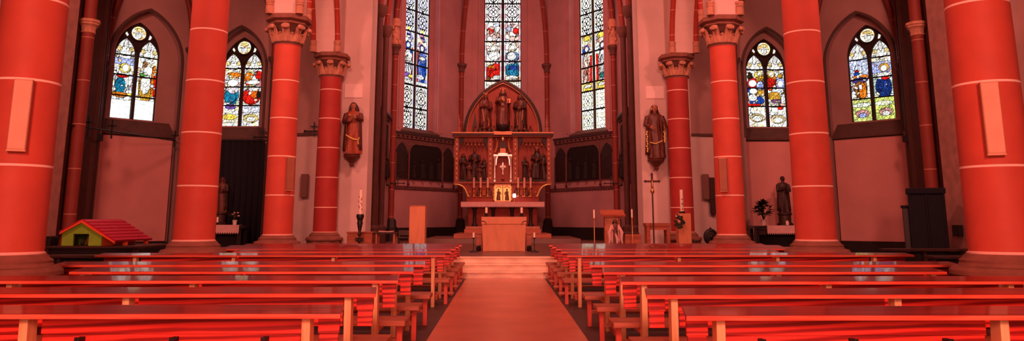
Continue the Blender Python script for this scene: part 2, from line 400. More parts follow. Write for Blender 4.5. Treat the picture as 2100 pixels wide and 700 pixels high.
# ------------------------------------------------------------------ stained glass painting
WHITE = (1.0, .97, .92); BLK = (.006, .004, .004)
class Paint:
    def __init__(s, nx, ny, seed, cell, pal):
        s.nx, s.ny = nx, ny
        s.rng = np.random.default_rng(seed)
        n = max(4, int(nx * ny / cell))
        px = s.rng.random(n) * nx; py = s.rng.random(n) * ny
        X, Y = np.meshgrid(np.arange(nx) + .5, np.arange(ny) + .5)
        s.X, s.Y = X, Y; s.u = X / nx; s.v = Y / ny
        idm = np.zeros((ny, nx), int); best = np.full((ny, nx), 1e9)
        for i in range(n):
            d = (X - px[i]) ** 2 + (Y - py[i]) ** 2 * .8
            k = d < best; best[k] = d[k]; idm[k] = i
        s.vor = idm; s.id = np.minimum(idm, 999)
        pc = np.array(pal)[s.rng.integers(0, len(pal), n)]
        s.c = pc[idm].astype(float)
        s.jit = (.75 + .5 * s.rng.random(n))[idm]
        s.nid = 10000
    def put(s, mask, col, vary=.5, split=True):
        s.nid += 1000
        s.id[mask] = s.nid + (s.vor[mask] % 7 if split else 0)
        j = (1 + (s.jit[mask] - 1) * vary)[:, None]
        s.c[mask] = np.clip(np.array(col)[None, :] * j, 0, 1)
    def ell(s, u, v, ru, rv, col, vary=.5, split=True, rot=0):
        ar = s.ny / s.nx
        du = s.u - u; dv = (s.v - v) * ar
        c, q = math.cos(rot), math.sin(rot)
        a = du * c + dv * q; b = -du * q + dv * c
        s.put((a / ru) ** 2 + (b / (rv * ar)) ** 2 < 1, col, vary, split)
    def rect(s, u0, v0, u1, v1, col, vary=.5, split=True):
        s.put((s.u > u0) & (s.u < u1) & (s.v > v0) & (s.v < v1), col, vary, split)
    def scatter(s, v0, v1, n, pal, big=.16):
        for k in range(n):
            c = pal[s.rng.integers(0, len(pal))]
            s.ell(s.rng.random(), v0 + (v1 - v0) * s.rng.random(), big * (.35 + .65 * s.rng.random()), big * (.18 + .3 * s.rng.random()) * s.nx / s.ny * 1.6, c, .4, False, s.rng.random() * 3.1)
    def folds(s, u, v0, v1, ru, col, n=5):
        for k in range(n):
            f = .55 + .9 * s.rng.random()
            s.ell(u + ru * (s.rng.random() * 1.5 - .75), v0 + (v1 - v0) * (.2 + .6 * s.rng.random()), ru * (.12 + .14 * s.rng.random()), (v1 - v0) * (.14 + .16 * s.rng.random()), tuple(min(1, c * f) for c in col), .5, False, (s.rng.random() - .5) * .9)
    def figure(s, u, v0, v1, ru, robe, robe2, face=(1, .9, .8), halo=(1, .8, .3)):
        h = v1 - v0; ar = s.ny / s.nx
        s.ell(u, v0 + h * .38, ru, h * .42, robe, .8)
        s.ell(u - ru * .35, v0 + h * .3, ru * .45, h * .32, robe2, .7)
        s.ell(u + ru * .1, v0 + h * .62, ru * .8, h * .17, robe2, .7)
        s.folds(u, v0, v0 + h * .7, ru, robe, 7); s.folds(u, v0 + h * .4, v0 + h * .8, ru, robe2, 4)
        hr = min(ru * .62, .3)
        s.ell(u, v1 - hr / ar, hr, hr / ar, halo, .1, False)
        s.ell(u, v1 - hr / ar, hr * .6, hr * .66 / ar, face, .1, False)
    def leads(s, t=1, soft=1.0):
        i = s.id; e = np.zeros(i.shape, bool)
        e[:, 1:] |= i[:, 1:] != i[:, :-1]; e[1:, :] |= i[1:, :] != i[:-1, :]
        d = (s.id >= 10000)
        e2 = np.zeros(i.shape, bool); g = s.id // 1000
        e2[:, 1:] |= g[:, 1:] != g[:, :-1]; e2[1:, :] |= g[1:, :] != g[:-1, :]
        s.c[e & ~e2] *= np.where(d, .3, .72)[e & ~e2][:, None]
        s.c[e2] = np.array(BLK) * soft + s.c[e2] * .04
        # brush shading painted in the glass
        n = s.rng.random((s.ny // 3 + 2, s.nx // 2 + 2)); n = np.kron(n, np.ones((3, 2)))[:s.ny, :s.nx]
        s.c *= (.55 + .6 * np.clip(n * 1.5, 0, .75))[:, :, None]
    def bars(s, fr, h=2):
        for f in fr:
            r = int(f * s.ny); s.c[max(0, r - h // 2):r + (h + 1) // 2, :] = BLK
    def border(s, col1, col2, w=2, per=9):
        s.c[:, :1] = BLK; s.c[:, -1:] = BLK
        for a in (range(1, 1 + w), range(s.nx - 1 - w, s.nx - 1)):
            for k in a:
                r = (np.arange(s.ny) // per) % 2
                s.c[:, k] = np.where(r[:, None] == 0, np.array(col1), np.array(col2))
        s.c[:, w + 1] *= .1; s.c[:, s.nx - 2 - w] *= .1
    def diaper(s, v0, v1, n, bg, dots, line=.10, jitter=.1):
        m = (s.v >= v0) & (s.v < v1)
        q = ((s.v - v0) / (v1 - v0) * n) % 1 * 2 - 1
        p = s.u * 2 - 1
        r = np.sqrt(p * p + q * q); k = np.floor((s.v - v0) / (v1 - v0) * n)
        col = np.ones(s.c.shape) * np.array(bg)
        d = np.abs(p) + np.abs(q)
        dk = np.abs(d - 1.0) < line * .9
        dk |= (np.abs(r - .60) < line * .6) & (np.abs(np.abs(p) - np.abs(q)) > .14)
        for a, b in ((.25, 0), (-.25, 0), (0, .25), (0, -.25)):
            rr = np.sqrt((p - a) ** 2 + (q - b) ** 2)
            dk |= np.abs(rr - .19) < line * .5
        col[(r > .42) & (r < .56) & (np.abs(np.abs(p) - np.abs(q)) < .2)] = dots[1]
        for a in (-1, 1):
            for b in (-1, 1):
                rr = np.sqrt((p - a) ** 2 + (q - b) ** 2)
                dk |= np.abs(rr - .52) < line * .6
                dk |= np.abs(rr - .24) < line * .6
                col[rr < .2] = dots[0]
        dk |= (np.abs(p) < line * .35) & (np.abs(q) > .66)
        col[r < .09] = dots[0]
        col *= (1 - jitter + 2 * jitter * s.rng.random((s.ny, s.nx, 1)))
        col[dk] = BLK
        s.c[m] = np.clip(col[m], 0, 1)

def pane_mesh(name, P, fr, u0, u1, z0, sp, k, w, parent, circle=None):
    """grid of glass pieces clipped to a lancet (or to a circle)"""
    c = np.clip(P.c, 0, 1) ** 1.25; ny, nx = c.shape[:2]
    z1 = (sp + (u1 - u0) * .87) if circle is None else circle[1] + circle[2]
    du = (u1 - u0) / nx; dv = (z1 - z0) / ny
    verts = {}; vl = []; fl = []; cl = []
    def vid(i, j):
        if (i, j) not in verts:
            verts[(i, j)] = len(vl); vl.append(fr(u0 + i * du, z0 + j * dv, w))
        return verts[(i, j)]
    for j in range(ny):
        for i in range(nx):
            u, v = u0 + (i + .5) * du, z0 + (j + .5) * dv
            if circle is None: ok = inside_pointed(u, v, u0, u1, sp, k)
            else: ok = (u - circle[0]) ** 2 + (v - circle[1]) ** 2 < circle[2] ** 2
            if not ok: continue
            fl.append((vid(i, j), vid(i + 1, j), vid(i + 1, j + 1), vid(i, j + 1))); cl.append(c[j, i])
    me = bpy.data.meshes.new(name); me.from_pydata(vl, [], fl)
    at = me.attributes.new('pane', 'FLOAT_COLOR', 'FACE')
    a = np.ones((len(cl), 4), np.float32); a[:, :3] = np.array(cl)
    at.data.foreach_set('color', a.ravel())
    me.materials.append(M['glass'])
    o = bpy.data.objects.new(name, me); COL.objects.link(o); o.parent = parent
    return o

PALE = [WHITE, WHITE, WHITE, (1, .96, .8), (.95, .95, 1), (1, .85, .5), (.85, .88, 1), (1, .8, .75), (1, 1, .9), (.8, .9, .85)]
FRAG = [WHITE, (1, .97, .9), (.95, .95, 1), (.85, .8, .7), (.9, .72, .4), (.6, .45, .3), (.75, .78, .9), (.85, .5, .4), (.45, .4, .4), (.98, .9, .7), (.6, .65, .5)]
FRAGB = [WHITE, WHITE, (.9, .88, .8), (.8, .72, .5), (.85, .85, .95), (.9, .8, .6)]
BRIGHT = [WHITE, WHITE, WHITE, WHITE, (1, .98, .9), (1, .9, .6), (.95, .97, 1)]
def chapel_window(idx, fr, w0, w1, sill, wsp, paints, seed, label, wout=-.42):
    """two lancets under an oculus, in dark stone tracery"""
    e = bpy.data.objects.new('window_%d' % idx, None); COL.objects.link(e); struct(e, label)
    e.location = (0, 0, 0)
    MB().prism([(w0, sill)] + pointed(w0, w1, wsp, .87) + [(w1, sill)], fr, wout - .09, wout - .03).build('tracery_plate', M['tracery'], e, smooth=0)
    cu = (w0 + w1) / 2; W = w1 - w0
    lw = W / 2 - .075
    lights = [(w0 + .02, w0 + .02 + lw), (w1 - .02 - lw, w1 - .02)]
    lsp = wsp - .03
    nx = 38
    for li, (a, b) in enumerate(lights):
        z1 = lsp + (b - a) * .87
        ny = int((z1 - sill - .02) / (b - a) * nx)
        P = Paint(nx, ny, seed + li, 30, BRIGHT if seed in (10, 20) else PALE)
        P.scatter(.26, .80, 46, FRAG, .17)
        P.scatter(.0, .26, 16, FRAGB if seed not in (10, 20) else BRIGHT, .2)
        paints[li](P)
        for k in range(10): P.ell(P.rng.random(), .3 + .45 * P.rng.random(), .05 + .06 * P.rng.random(), .008 + .012 * P.rng.random(), FRAG[P.rng.integers(0, len(FRAG))], .4, False, P.rng.random() * 3)
        # lancet head ornament
        P.rect(0, .80, 1, 1, (.9, .86, .84), .5)
        P.ell(.5, .83, .3, .06, WHITE, .2); P.ell(.5, .92, .10, .06, (.92, .9, .85), .2); P.ell(.2, .86, .13, .03, (.8, .62, .3), .4); P.ell(.8, .86, .13, .03, (.8, .62, .3), .4)
        P.leads(); P.bars((.28, .535, .79), 3)
        P.c[:, 0] *= .2; P.c[:, -1] *= .2
        pane_mesh('stained_glass', P, fr, a, b, sill + .02, lsp, 1.0, wout, e)
    r = W * .165; cz = wsp + .74
    P = Paint(30, 30, seed + 5, 24, [(1, .8, .4), WHITE, WHITE, (1, .9, .6), (.9, .5, .2)])
    P.ell(.5, .3, .22, .22, WHITE, .2); P.ell(.5, .72, .3, .12, (.95, .7, .3), .4); P.rect(.1, .42, .9, .5, WHITE, .1)
    P.leads()
    pane_mesh('oculus_glass', P, fr, cu - r, cu + r, cz - r, 0, 1, wout, e, circle=(cu, cz, r))
    # small mouchettes beside the oculus
    for s in (-1, 1):
        mb = MB(); x = cu + s * .37; z = wsp + .66
        mb.add([fr(x - .05, z - s * .05 - .04, wout), fr(x + .02, z - .075, wout), fr(x + .055, z + s * .02, wout), fr(x - .01, z + .075, wout)], [(0, 1, 2, 3)])
        me = mb.build('mouchette_glass', M['mouchette'], e, smooth=0)
    # stone bars
    MB().span((0, 0, 0), (0, 0, 0))
    mb = MB(); mb.tube([fr(cu, sill, wout + .03), fr(cu, lsp + .1, wout + .03)], .062, 8); mb.build('mullion', M['tracery'], e)
    for a, b in lights:
        mb = MB(); mb.tube([fr(u, v, wout + .01) for u, v in pointed(a - .01, b + .01, lsp, 1.0, 10)], .035, 6); mb.build('lancet_arch', M['tracery'], e)
    mb = MB(); mb.tube([fr(cu + (r + .03) * math.cos(t), cz + (r + .03) * math.sin(t), wout + .01) for t in [2 * PI * i / 28 for i in range(29)]], .035, 6); mb.build('oculus_ring', M['tracery'], e)
    mb = MB(); mb.tube([fr(w0, sill, wout)] + [fr(u, v, wout) for u, v in pointed(w0, w1, wsp, .87, 14)] + [fr(w1, sill, wout)], .045, 8); mb.build('outer_bead', M['tracery'], e)
    return e
M['mouchette'] = glow_mat('mouchette', (1, .95, .85, 1), .9)

RED = (.75, .03, .02); ORG = (.85, .28, .03); BLUE = (.02, .10, .42); TEAL = (.02, .25, .40); DBLUE = (.02, .06, .25)
PUR = (.28, .14, .5); LAV = (.5, .55, .95); OCH = (.62, .36, .06); GRN = (.15, .4, .08); YEL = (.95, .72, .15); BRN = (.35, .15, .05)
def w1l(P):
    P.figure(.48, .26, .70, .38, (.75, .8, .85), WHITE, halo=YEL); P.folds(.4, .3, .5, .3, TEAL, 6)
    P.rect(0, .66, 1, .74, LAV, .4); P.rect(0, .28, 1, .31, YEL, .4)
    P.ell(.5, .48, .30, .17, WHITE, .1); P.ell(.38, .40, .26, .10, TEAL, .9); P.ell(.45, .52, .3, .025, RED, .4); P.ell(.55, .62, .26, .06, YEL, .1, False); P.ell(.58, .62, .17, .045, WHITE, .05, False)
    P.ell(.4, .285, .4, .03, ORG, .4); P.ell(.85, .5, .1, .1, WHITE, .1); P.rect(0, 0, 1, .22, (1, 1, .97), .05, False)  # bottom rows painted white as sun glare
def w1r(P):
    P.figure(.5, .25, .72, .40, OCH, WHITE, halo=(.9, .8, .6)); P.folds(.5, .26, .5, .4, ORG, 6)
    P.ell(.5, .36, .34, .14, OCH, .5); P.ell(.45, .45, .25, .13, WHITE, .1); P.ell(.55, .62, .24, .055, WHITE, .05, False); P.ell(.85, .5, .14, .2, ORG, .6)
    P.ell(.3, .565, .22, .02, GRN, .4); P.rect(.88, .3, 1, .58, RED, .5); P.ell(.35, .70, .12, .04, BRN, .5); P.rect(0, 0, 1, .24, (1, 1, .97), .04, False)  # white bottom rows again hold the painted glare
def w2l(P):
    P.figure(.5, .3, .64, .42, TEAL, (1, .9, .85)); P.folds(.5, .3, .5, .4, TEAL, 6)
    P.ell(.45, .40, .34, .085, TEAL, .8); P.ell(.6, .5, .3, .06, (1, .85, .9), .2); P.ell(.55, .59, .3, .05, WHITE, .1, False); P.ell(.5, .26, .3, .035, PUR, .5)
    P.ell(.6, .70, .4, .04, ORG, .5); P.rect(0, .04, 1, .12, (.8, .75, .6), .4); P.ell(.5, .12, .4, .04, YEL, .3)
def w2r(P):
    P.figure(.45, .3, .56, .5, RED, ORG); P.figure(.3, .56, .76, .3, ORG, RED); P.figure(.75, .56, .76, .3, (.6, .2, .2), WHITE); P.folds(.45, .3, .5, .5, RED, 8)
    P.ell(.38, .41, .42, .11, RED, .8); P.ell(.62, .45, .26, .07, (.85, .2, .02), .6); P.ell(.55, .51, .3, .035, WHITE, .1); P.ell(.86, .43, .12, .05, (.03, .03, .03), .3)
    P.ell(.25, .68, .25, .06, ORG, .7); P.ell(.6, .65, .2, .05, WHITE, .1); P.ell(.8, .70, .2, .06, RED, .7); P.ell(.5, .60, .4, .03, WHITE, .1)
    P.ell(.5, .10, .42, .06, (.75, .6, .25), .4); P.ell(.5, .09, .26, .035, WHITE, .1); P.rect(0, .18, 1, .27, (.75, .75, .85), .4)
def w3l(P):
    P.figure(.35, .32, .68, .4, (.8, .8, .9), BLUE, halo=RED); P.figure(.75, .5, .78, .28, (.3, .2, .15), OCH)
    P.ell(.2, .70, .16, .06, (.05, .04, .02), .4); P.ell(.6, .72, .14, .035, YEL, .3)
    P.ell(.33, .60, .30, .065, RED, .2, False); P.ell(.33, .60, .22, .05, WHITE, .05, False); P.ell(.75, .57, .2, .06, LAV, .4)
    P.ell(.75, .46, .3, .05, OCH, .5); P.ell(.35, .49, .22, .04, WHITE, .05, False); P.ell(.62, .37, .34, .06, BLUE, .8, rot=-.5); P.ell(.3, .40, .24, .05, WHITE, .1)
    P.rect(0, .285, .7, .315, RED, .4); P.ell(.5, .12, .42, .06, (.7, .55, .3), .4); P.ell(.5, .11, .28, .04, WHITE, .1)
def w3r(P):
    P.figure(.65, .34, .68, .4, OCH, (.8, .82, .95), halo=LAV); P.figure(.25, .5, .78, .3, RED, ORG)
    P.ell(.2, .62, .26, .05, RED, .6); P.ell(.75, .60, .26, .065, LAV, .2, False); P.ell(.74, .595, .16, .045, WHITE, .05, False); P.ell(.75, .70, .15, .03, OCH, .4)
    P.ell(.55, .49, .34, .045, (.85, .88, .95), .3); P.ell(.35, .42, .42, .06, OCH, .8); P.ell(.45, .35, .3, .03, (.25, .1, .2), .5); P.rect(.72, .32, .95, .45, WHITE, .1)
    P.ell(.65, .26, .16, .03, RED, .3); P.rect(.15, .20, .5, .26, WHITE, .02, False); P.ell(.5, .10, .42, .06, (.7, .55, .3), .4); P.ell(.5, .09, .28, .04, WHITE, .1)
def w4l(P):
    pass
    P.rect(0, .56, 1, .8, (.62, .66, .85), .7); P.ell(.45, .66, .2, .05, (.8, .85, 1), .2); P.ell(.4, .63, .14, .025, RED, .3); P.ell(.4, .60, .2, .03, BLUE, .5); P.ell(.55, .565, .4, .025, ORG, .5)
    P.ell(.5, .52, .42, .035, (.08, .07, .3), .4); P.ell(.5, .40, .34, .11, BRN, .9); P.folds(.5, .3, .5, .36, BRN, 7); P.folds(.55, .3, .5, .3, ORG, 4); P.ell(.6, .38, .2, .1, ORG, .7); P.rect(.42, .40, .58, .46, (.8, .85, 1), .1, False)
    P.rect(0, 0, 1, .275, (.62, .66, .25), .9); P.ell(.5, .09, .34, .05, (.7, .35, .35), .5); P.ell(.5, .07, .2, .03, LAV, .3); P.ell(.5, .2, .5, .03, (.85, .9, .75), .4)
def w4r(P):
    P.rect(0, .58, 1, .72, LAV, .5); P.rect(0, .3, 1, .56, (.5, .6, .55), .8); P.ell(.6, .645, .26, .055, OCH, .3, False); P.ell(.58, .635, .16, .04, (.9, .92, 1), .05, False)
    P.ell(.5, .40, .40, .15, DBLUE, .6); P.folds(.5, .28, .52, .4, DBLUE, 8); P.ell(.55, .54, .36, .045, WHITE, .15); P.ell(.62, .51, .2, .02, RED, .3)
    P.rect(0, 0, 1, .275, (.66, .72, .22), .9); P.ell(.5, .09, .34, .05, (.7, .4, .35), .5); P.ell(.5, .07, .2, .03, WHITE, .3); P.ell(.4, .2, .5, .03, (.9, .92, .7), .4)

# chapel walls --------------------------------------------------------------
FA = 2.03 * math.sqrt(2)
for side in ('left', 'right'):
    s = -1 if side == 'left' else 1
    sb = ('left', 'right')
    # canted wall (A) and frontal wall (B); u runs left to right as seen
    if s < 0:
        fa = frame((-12.87, 23.27, 0), (1, 1, 0), (1, -1, 0)); fb = frame((-10.84, 25.3, 0), (1, 0, 0), (0, -1, 0))
        na = (.18, 2.50); wa = (.45, 1.86); nb = (.64, 2.54); wb = (.89, 2.29)
    else:
        fa = frame((10.84, 25.3, 0), (1, -1, 0), (-1, -1, 0)); fb = frame((7.97, 25.3, 0), (1, 0, 0), (0, -1, 0))
        na = (FA - 2.50, FA - .18); wa = (FA - 1.86, FA - .45); nb = (2.87 - 2.54, 2.87 - .64); wb = (2.87 - 2.29, 2.87 - .89)
    A = niche_wall('wall_%s_canted' % side, fa, FA, 11.5, (na[0], na[1], 6.75, .80), (wa[0], wa[1], 4.76, 6.95, .87), M['grey_paint'], M['grey_paint'], label='canted chapel wall with a pointed window niche')
    B = niche_wall('wall_%s_chapel' % side, fb, 2.87, 11.5, (nb[0], nb[1], 6.72, .85), (wb[0], wb[1], 4.70, 6.78, .87), M['grey_paint'], M['grey_paint'], label='chapel wall behind the side altar with a pointed window niche')
    for wl, fr, nn, ww, sl in ((A, fa, na, wa, 4.76), (B, fb, nb, wb, 4.70)):
        sloped_sill(wl, fr, nn[0] + .01, nn[1] - .01, 4.22, sl, -.12, -.37, M['sill'])
        MB().prism([(nn[0] + .04, .80), (nn[1] - .04, .80), (nn[1] - .04, 4.17), (nn[0] + .04, 4.17)], fr, -.349, -.2).build('plaster_panel', M['panel_paint'], wl, smooth=0, bevel=.01)
        MB().prism([(nn[0] + .01, 0), (nn[1] - .01, 0), (nn[1] - .01, .78), (nn[0] + .01, .78)], fr, -.349, -.12).build('dark_plinth', M['black_base'], wl, smooth=0)
        # bead around the niche edge
        mb = MB(); mb.tube([fr(nn[0], 4.3, .0)] + [fr(u, v, .0) for u, v in pointed(nn[0], nn[1], 6.75 if wl is A else 6.72, .80 if wl is A else .85)] + [fr(nn[1], 4.3, .0)], .05, 8)
        mb.build('niche_bead', M['sill'], wl)
    if s < 0:
        chapel_window(1, fa, wa[0], wa[1], 4.76, 6.95, (w1l, w1r), 10, 'stained glass window of two lancets above the toy house, bottom panes white with painted sun glare')
        chapel_window(2, fb, wb[0], wb[1], 4.70, 6.78, (w2l, w2r), 30, 'stained glass window with a big red robe above the dark curtain')
    else:
        chapel_window(3, fb, wb[0], wb[1], 4.70, 6.78, (w3l, w3r), 40, 'stained glass window with ochre and blue robes above the potted plant altar')
        chapel_window(4, fa, wa[0], wa[1], 4.76, 6.95, (w4l, w4r), 50, 'stained glass window with dark blue robe and yellow green bottom panes')
    # frontal wall between chapel and chancel arch
    x0, x1 = (4.68, 7.97)
    a, b = (s * x0, s * x1) if s > 0 else (s * x1, s * x0)
    w = slab('wall_%s_pier' % side, (a, 25.3, 0), (b, 26.3, H), M['plaster'], 'white pier wall beside the chancel arch')
    xa, xb = sorted((s * 6.42, s * 7.96))
    slab('wall_paint', (xa, 25.29, 4.42), (xb, 25.305, 11.5), M['grey_paint'], parent=w)
    slab('string_course', (xa, 25.24, 4.33), (xb, 25.30, 4.42), M['sill'], parent=w)
    # long side wall, one window in view beside the first column
    fs = frame((-12.87, -14.4, 0), (0, 1, 0), (1, 0, 0)) if s < 0 else frame((12.87, 23.27, 0), (0, -1, 0), (-1, 0, 0))
    Ls = 23.27 + 14.4
    yc = 18.0 if s < 0 else 17.15
    uc = yc + 14.4 if s < 0 else 23.27 - yc
    niche_wall('wall_' + side, fs, Ls, 11.5, (uc - 1.16, uc + 1.16, 6.45, .92), (uc - .7, uc + .7, 4.76, 6.95, .87), M['grey_paint'], M['grey_paint'], label='long outer aisle wall')
    chapel_window(5 if s < 0 else 6, fs, uc - .7, uc + .7, 4.76, 6.95, (w2l, w1r) if s < 0 else (w4l, w4r), 60 if s < 0 else 70, 'stained glass window half hidden behind the nearest column')
    slab('ceiling_%s_aisle' % side, (min(s * 6.38, s * 13.9), -14.4, 11.5), (max(s * 6.38, s * 13.9), 26.2, 11.7), M['ceiling'], 'aisle ceiling')
    # wall pier with shafts
    pr = thing('trim_%s_wall_pier' % side, 'tan wall pier with a red half shaft beside the nearest column', None)
    struct(pr)
    MB().span((s * 11.95, 19.1, 0), (s * 12.86, 20.2, 11.4)).build('pilaster', M['pier_stone'], pr, smooth=0, bevel=.03)
    MB().span((s * 12.2, 20.2, 0), (s * 12.86, 21.9, 11.4)).build('pilaster', M['dark_shaft'], pr, smooth=0, bevel=.03)
    MB().lathe([(.24, 0), (.24, .9), (.2, 1.0), (.17, 1.05), (.17, 6.85), (.17, 11.4)], 16, (s * 12.02, 20.85, 0)).build('shaft', M['dark_red'], pr)
    MB().lathe([(.175, 6.78), (.2, 6.80), (.2, 6.83), (.18, 6.85), (.2, 6.95), (.25, 7.02), (.27, 7.03), (.27, 7.08), (.3, 7.1), (.3, 7.17), (.26, 7.19)], 8, (s * 12.02, 20.85, 0)).build('shaft_capital', M['stone'], pr)
    for (x, y, r_) in ((12.36, 22.1, .17), (12.62, 22.75, .14)):
        MB().lathe([(r_, 0), (r_, 11.4)], 12, (s * x, y, 0)).build('slim_shaft', M['dark_shaft'], pr)
    MB().span((s * 12.25, 21.9, 3.85), (s * 12.86, 22.6, 4.05)).build('string_course', M['black_base'], pr, smooth=0)
    # corner shafts with capitals and wall ribs
    for (x, y, zc) in ((12.72, 23.14, 6.3), (10.86, 25.12, 7.2), (8.02, 25.16, 6.9)):
        t = thing('trim_%s_corner' % side, 'slim corner shaft carrying a wall rib', None); struct(t)
        MB().lathe([(.12, 0), (.12, .6), (.075, .7), (.075, zc - .25)], 10, (s * x, y, 0)).build('shaft', M['dark_shaft'], t)
        MB().lathe([(.08, zc - .25), (.1, zc - .22), (.09, zc - .18), (.12, zc - .05), (.19, zc + .04), (.2, zc + .14), (.16, zc + .16)], 10, (s * x, y, 0)).build('shaft_capital', M['dark_stone'], t)
    def rib(p, q, zp, zq, za, r=.085):
        p, q = Vector(p), Vector(q); c = (p + q) / 2
        L1 = []
        for i in range(13):
            t = PI / 2 * i / 12
            a = p.lerp(c, 1 - math.cos(t)) ; L1.append((a.x, a.y, zp + (za - zp) * math.sin(t)))
        L2 = []
        for i in range(13):
            t = PI / 2 * i / 12
            a = q.lerp(c, 1 - math.cos(t)); L2.append((a.x, a.y, zq + (za - zq) * math.sin(t)))
        mb = MB(); mb.tube(L1 + L2[::-1][1:], r, 8)
        return struct(mb.build('trim_%s_rib' % side, M['dark_red']), 'dark red wall rib curving up into the vault')
    rib((s * 12.72, 23.14), (s * 10.86, 25.12), 6.4, 7.3, 10.2)
    rib((s * 10.86, 25.12), (s * 8.02, 25.16), 7.3, 7.0, 10.2)
    rib((s * 12.02, 20.85), (s * 12.72, 23.14), 7.2, 6.4, 10.2, .1)

# chancel arch wall above and the apse ---------------------------------------
AP = [(4.68, 9.6)]
arch = pointed(-4.68, 4.68, 9.8, .85, 20)
struct(MB().prism([(-4.69, 9.8)] + arch[1:-1] + [(4.69, 9.8), (4.69, H), (-4.69, H)], xz(25.3), -1.0, 0).build('wall_chancel_arch', M['plaster'], smooth=20), 'wall over the chancel arch')
AX, AZ, CX_, CZ = 5.45, 35.3, 2.3, 39.75
ldir = Vector((AX - CX_, CZ - AZ, 0)); LW = ldir.length
f_l = frame((-AX, AZ, 0), (AX - CX_, CZ - AZ, 0), (CZ - AZ, -(AX - CX_), 0))
f_r = frame((CX_, CZ, 0), (AX - CX_, -(CZ - AZ), 0), (-(CZ - AZ), -(AX - CX_), 0))
f_c = frame((-CX_, CZ, 0), (1, 0, 0), (0, -1, 0))
for s, side in ((-1, 'left'), (1, 'right')):
    a, b = sorted((s * AX, s * (AX + .4)))
    slab('wall_%s_chancel' % side, (a, 26.3, 0), (b, 36, H), M['chancel_paint'], 'side wall of the chancel')
ZN = 5.6
def lancet_window(idx, fr, c, half, sill, label, seed, design, top=14.6):
    e = bpy.data.objects.new('window_%d' % idx, None); COL.objects.link(e); struct(e, label)
    wout = -.48
    MB().prism([(c - half, sill)] + pointed(c - half, c + half, top, 1.0) + [(c + half, sill)], fr, wout - .09, wout - .03).build('tracery_plate', M['tracery'], e, smooth=0)
    lw = half - .07
    for li, (a, b) in enumerate(((c - half + .02, c - half + .02 + lw), (c + half - .02 - lw, c + half - .02))):
        z1 = top + (b - a) * .87
        nx = 32; ny = int((z1 - sill) / (b - a) * nx)
        P = Paint(nx, ny, seed + li, 26, PALE)
        fz_ = lambda z: (z - sill) / (z1 - sill)
        P.scatter(fz_(8.5), fz_(12.4), 60, APFRAG[seed // 10 - 10], .24)
        design(P, li, fz_)
        pane_mesh('stained_glass', P, fr, a, b, sill, top, 1.0, wout, e)
    mb = MB(); mb.tube([fr(c, sill, wout + .03), fr(c, top + .4, wout + .03)], .06, 8); mb.build('mullion', M['tracery'], e)
    mb = MB(); mb.tube([fr(c - half, sill, wout)] + [fr(u, v, wout) for u, v in pointed(c - half, c + half, top, 1.0)] + [fr(c + half, sill, wout)], .05, 8); mb.build('outer_bead', M['tracery'], e)
    return e
APFRAG = [[WHITE, (.8, .8, .95), (.5, .45, .8), (.3, .3, .6), (.6, .3, .4), (.9, .85, .7)], [WHITE, (.95, .9, .85), (.85, .6, .55), (.7, .5, .4), (.5, .3, .3), (.8, .8, .9), (.9, .75, .5)], [WHITE, (.95, .85, .6), (.8, .4, .35), (.6, .2, .2), (.85, .85, .85), (.4, .4, .55)]]
def common(P, fz, zs):
    P.bars([fz(z) for z in zs], 3)
def des_left(P, li, fz):
    cx = .5
    P.rect(0, fz(8.5), .22 if li else .12, fz(10.2), RED, .6); P.rect(.78 if not li else .88, fz(8.5), 1, fz(10.2), RED, .6)
    if li == 0:
        P.figure(.5, fz(8.5), fz(10.5), .34, (.75, .72, .85), WHITE, halo=BLUE); P.ell(.4, fz(8.75), .34, .012, PUR, .4); P.ell(.75, fz(8.7), .2, .01, YEL, .4); P.ell(.8, fz(10.0), .16, .012, BLUE, .5)
    else:
        P.figure(.5, fz(8.5), fz(10.5), .36, BLUE, (.2, .3, .75), halo=(.05, .08, .3)); P.ell(.4, fz(8.75), .3, .014, (.85, .85, 1), .2); P.ell(.5, fz(9.75), .26, .012, WHITE, .2)
    P.ell(.5, fz(10.85), .16, .006, (.02, .04, .2), .1, False)
    P.rect(0, fz(8.3), 1, fz(8.5), WHITE, .2)
    P.leads()
    P.diaper(fz(6.0), fz(8.2), 2, (.98, .93, .88), ((.6, .5, .7), (.9, .6, .5)))
    P.diaper(fz(11.1), fz(15.6), 4, (.86, .86, .96), ((.3, .25, .7), (.55, .5, .85)))
    P.ell(.5, fz(11.2), .12, .006, YEL, .2, False)
    P.border((.75, .7, .85), (.95, .9, .85), 2, 10)
    common(P, fz, (7.1, 8.25, 9.35, 10.1, 11.05, 12.2, 13.3, 14.4))
def des_right(P, li, fz):
    if li == 0:
        P.figure(.45, fz(8.45), fz(10.5), .36, (.85, .3, .25), (1, .8, .7), halo=(.1, .1, .35)); P.rect(.72, fz(8.5), 1, fz(9.9), RED, .5); P.ell(.2, fz(10.2), .14, .012, BLUE, .4)
    else:
        P.figure(.6, fz(8.45), fz(10.5), .34, WHITE, (.9, .92, .95), halo=(.1, .08, .2)); P.rect(0, fz(8.5), .28, fz(9.9), RED, .5); P.ell(.6, fz(8.75), .3, .015, (.05, .2, .2), .5); P.ell(.85, fz(10.0), .12, .015, BLUE, .4)
    P.ell(.5, fz(10.85), .3, .016, YEL, .4)
    P.rect(0, fz(8.05), 1, fz(8.5), YEL, .5); P.ell(.5, fz(8.3), .3, .01, WHITE, .2)
    P.leads()
    P.diaper(fz(6.0), fz(8.05), 2, (1, .98, .86), ((.9, .75, .3), (1, .85, .4)), .05 if li else .07)
    P.diaper(fz(11.1), fz(15.6), 4, (.98, .96, .92), ((.7, .4, .3), (.95, .85, .6)))
    P.border((.95, .8, .6), (.98, .95, .9), 2, 10)
    common(P, fz, (7.05, 8.05, 8.5, 9.3, 10.1, 11.05, 12.2, 13.3, 14.4))
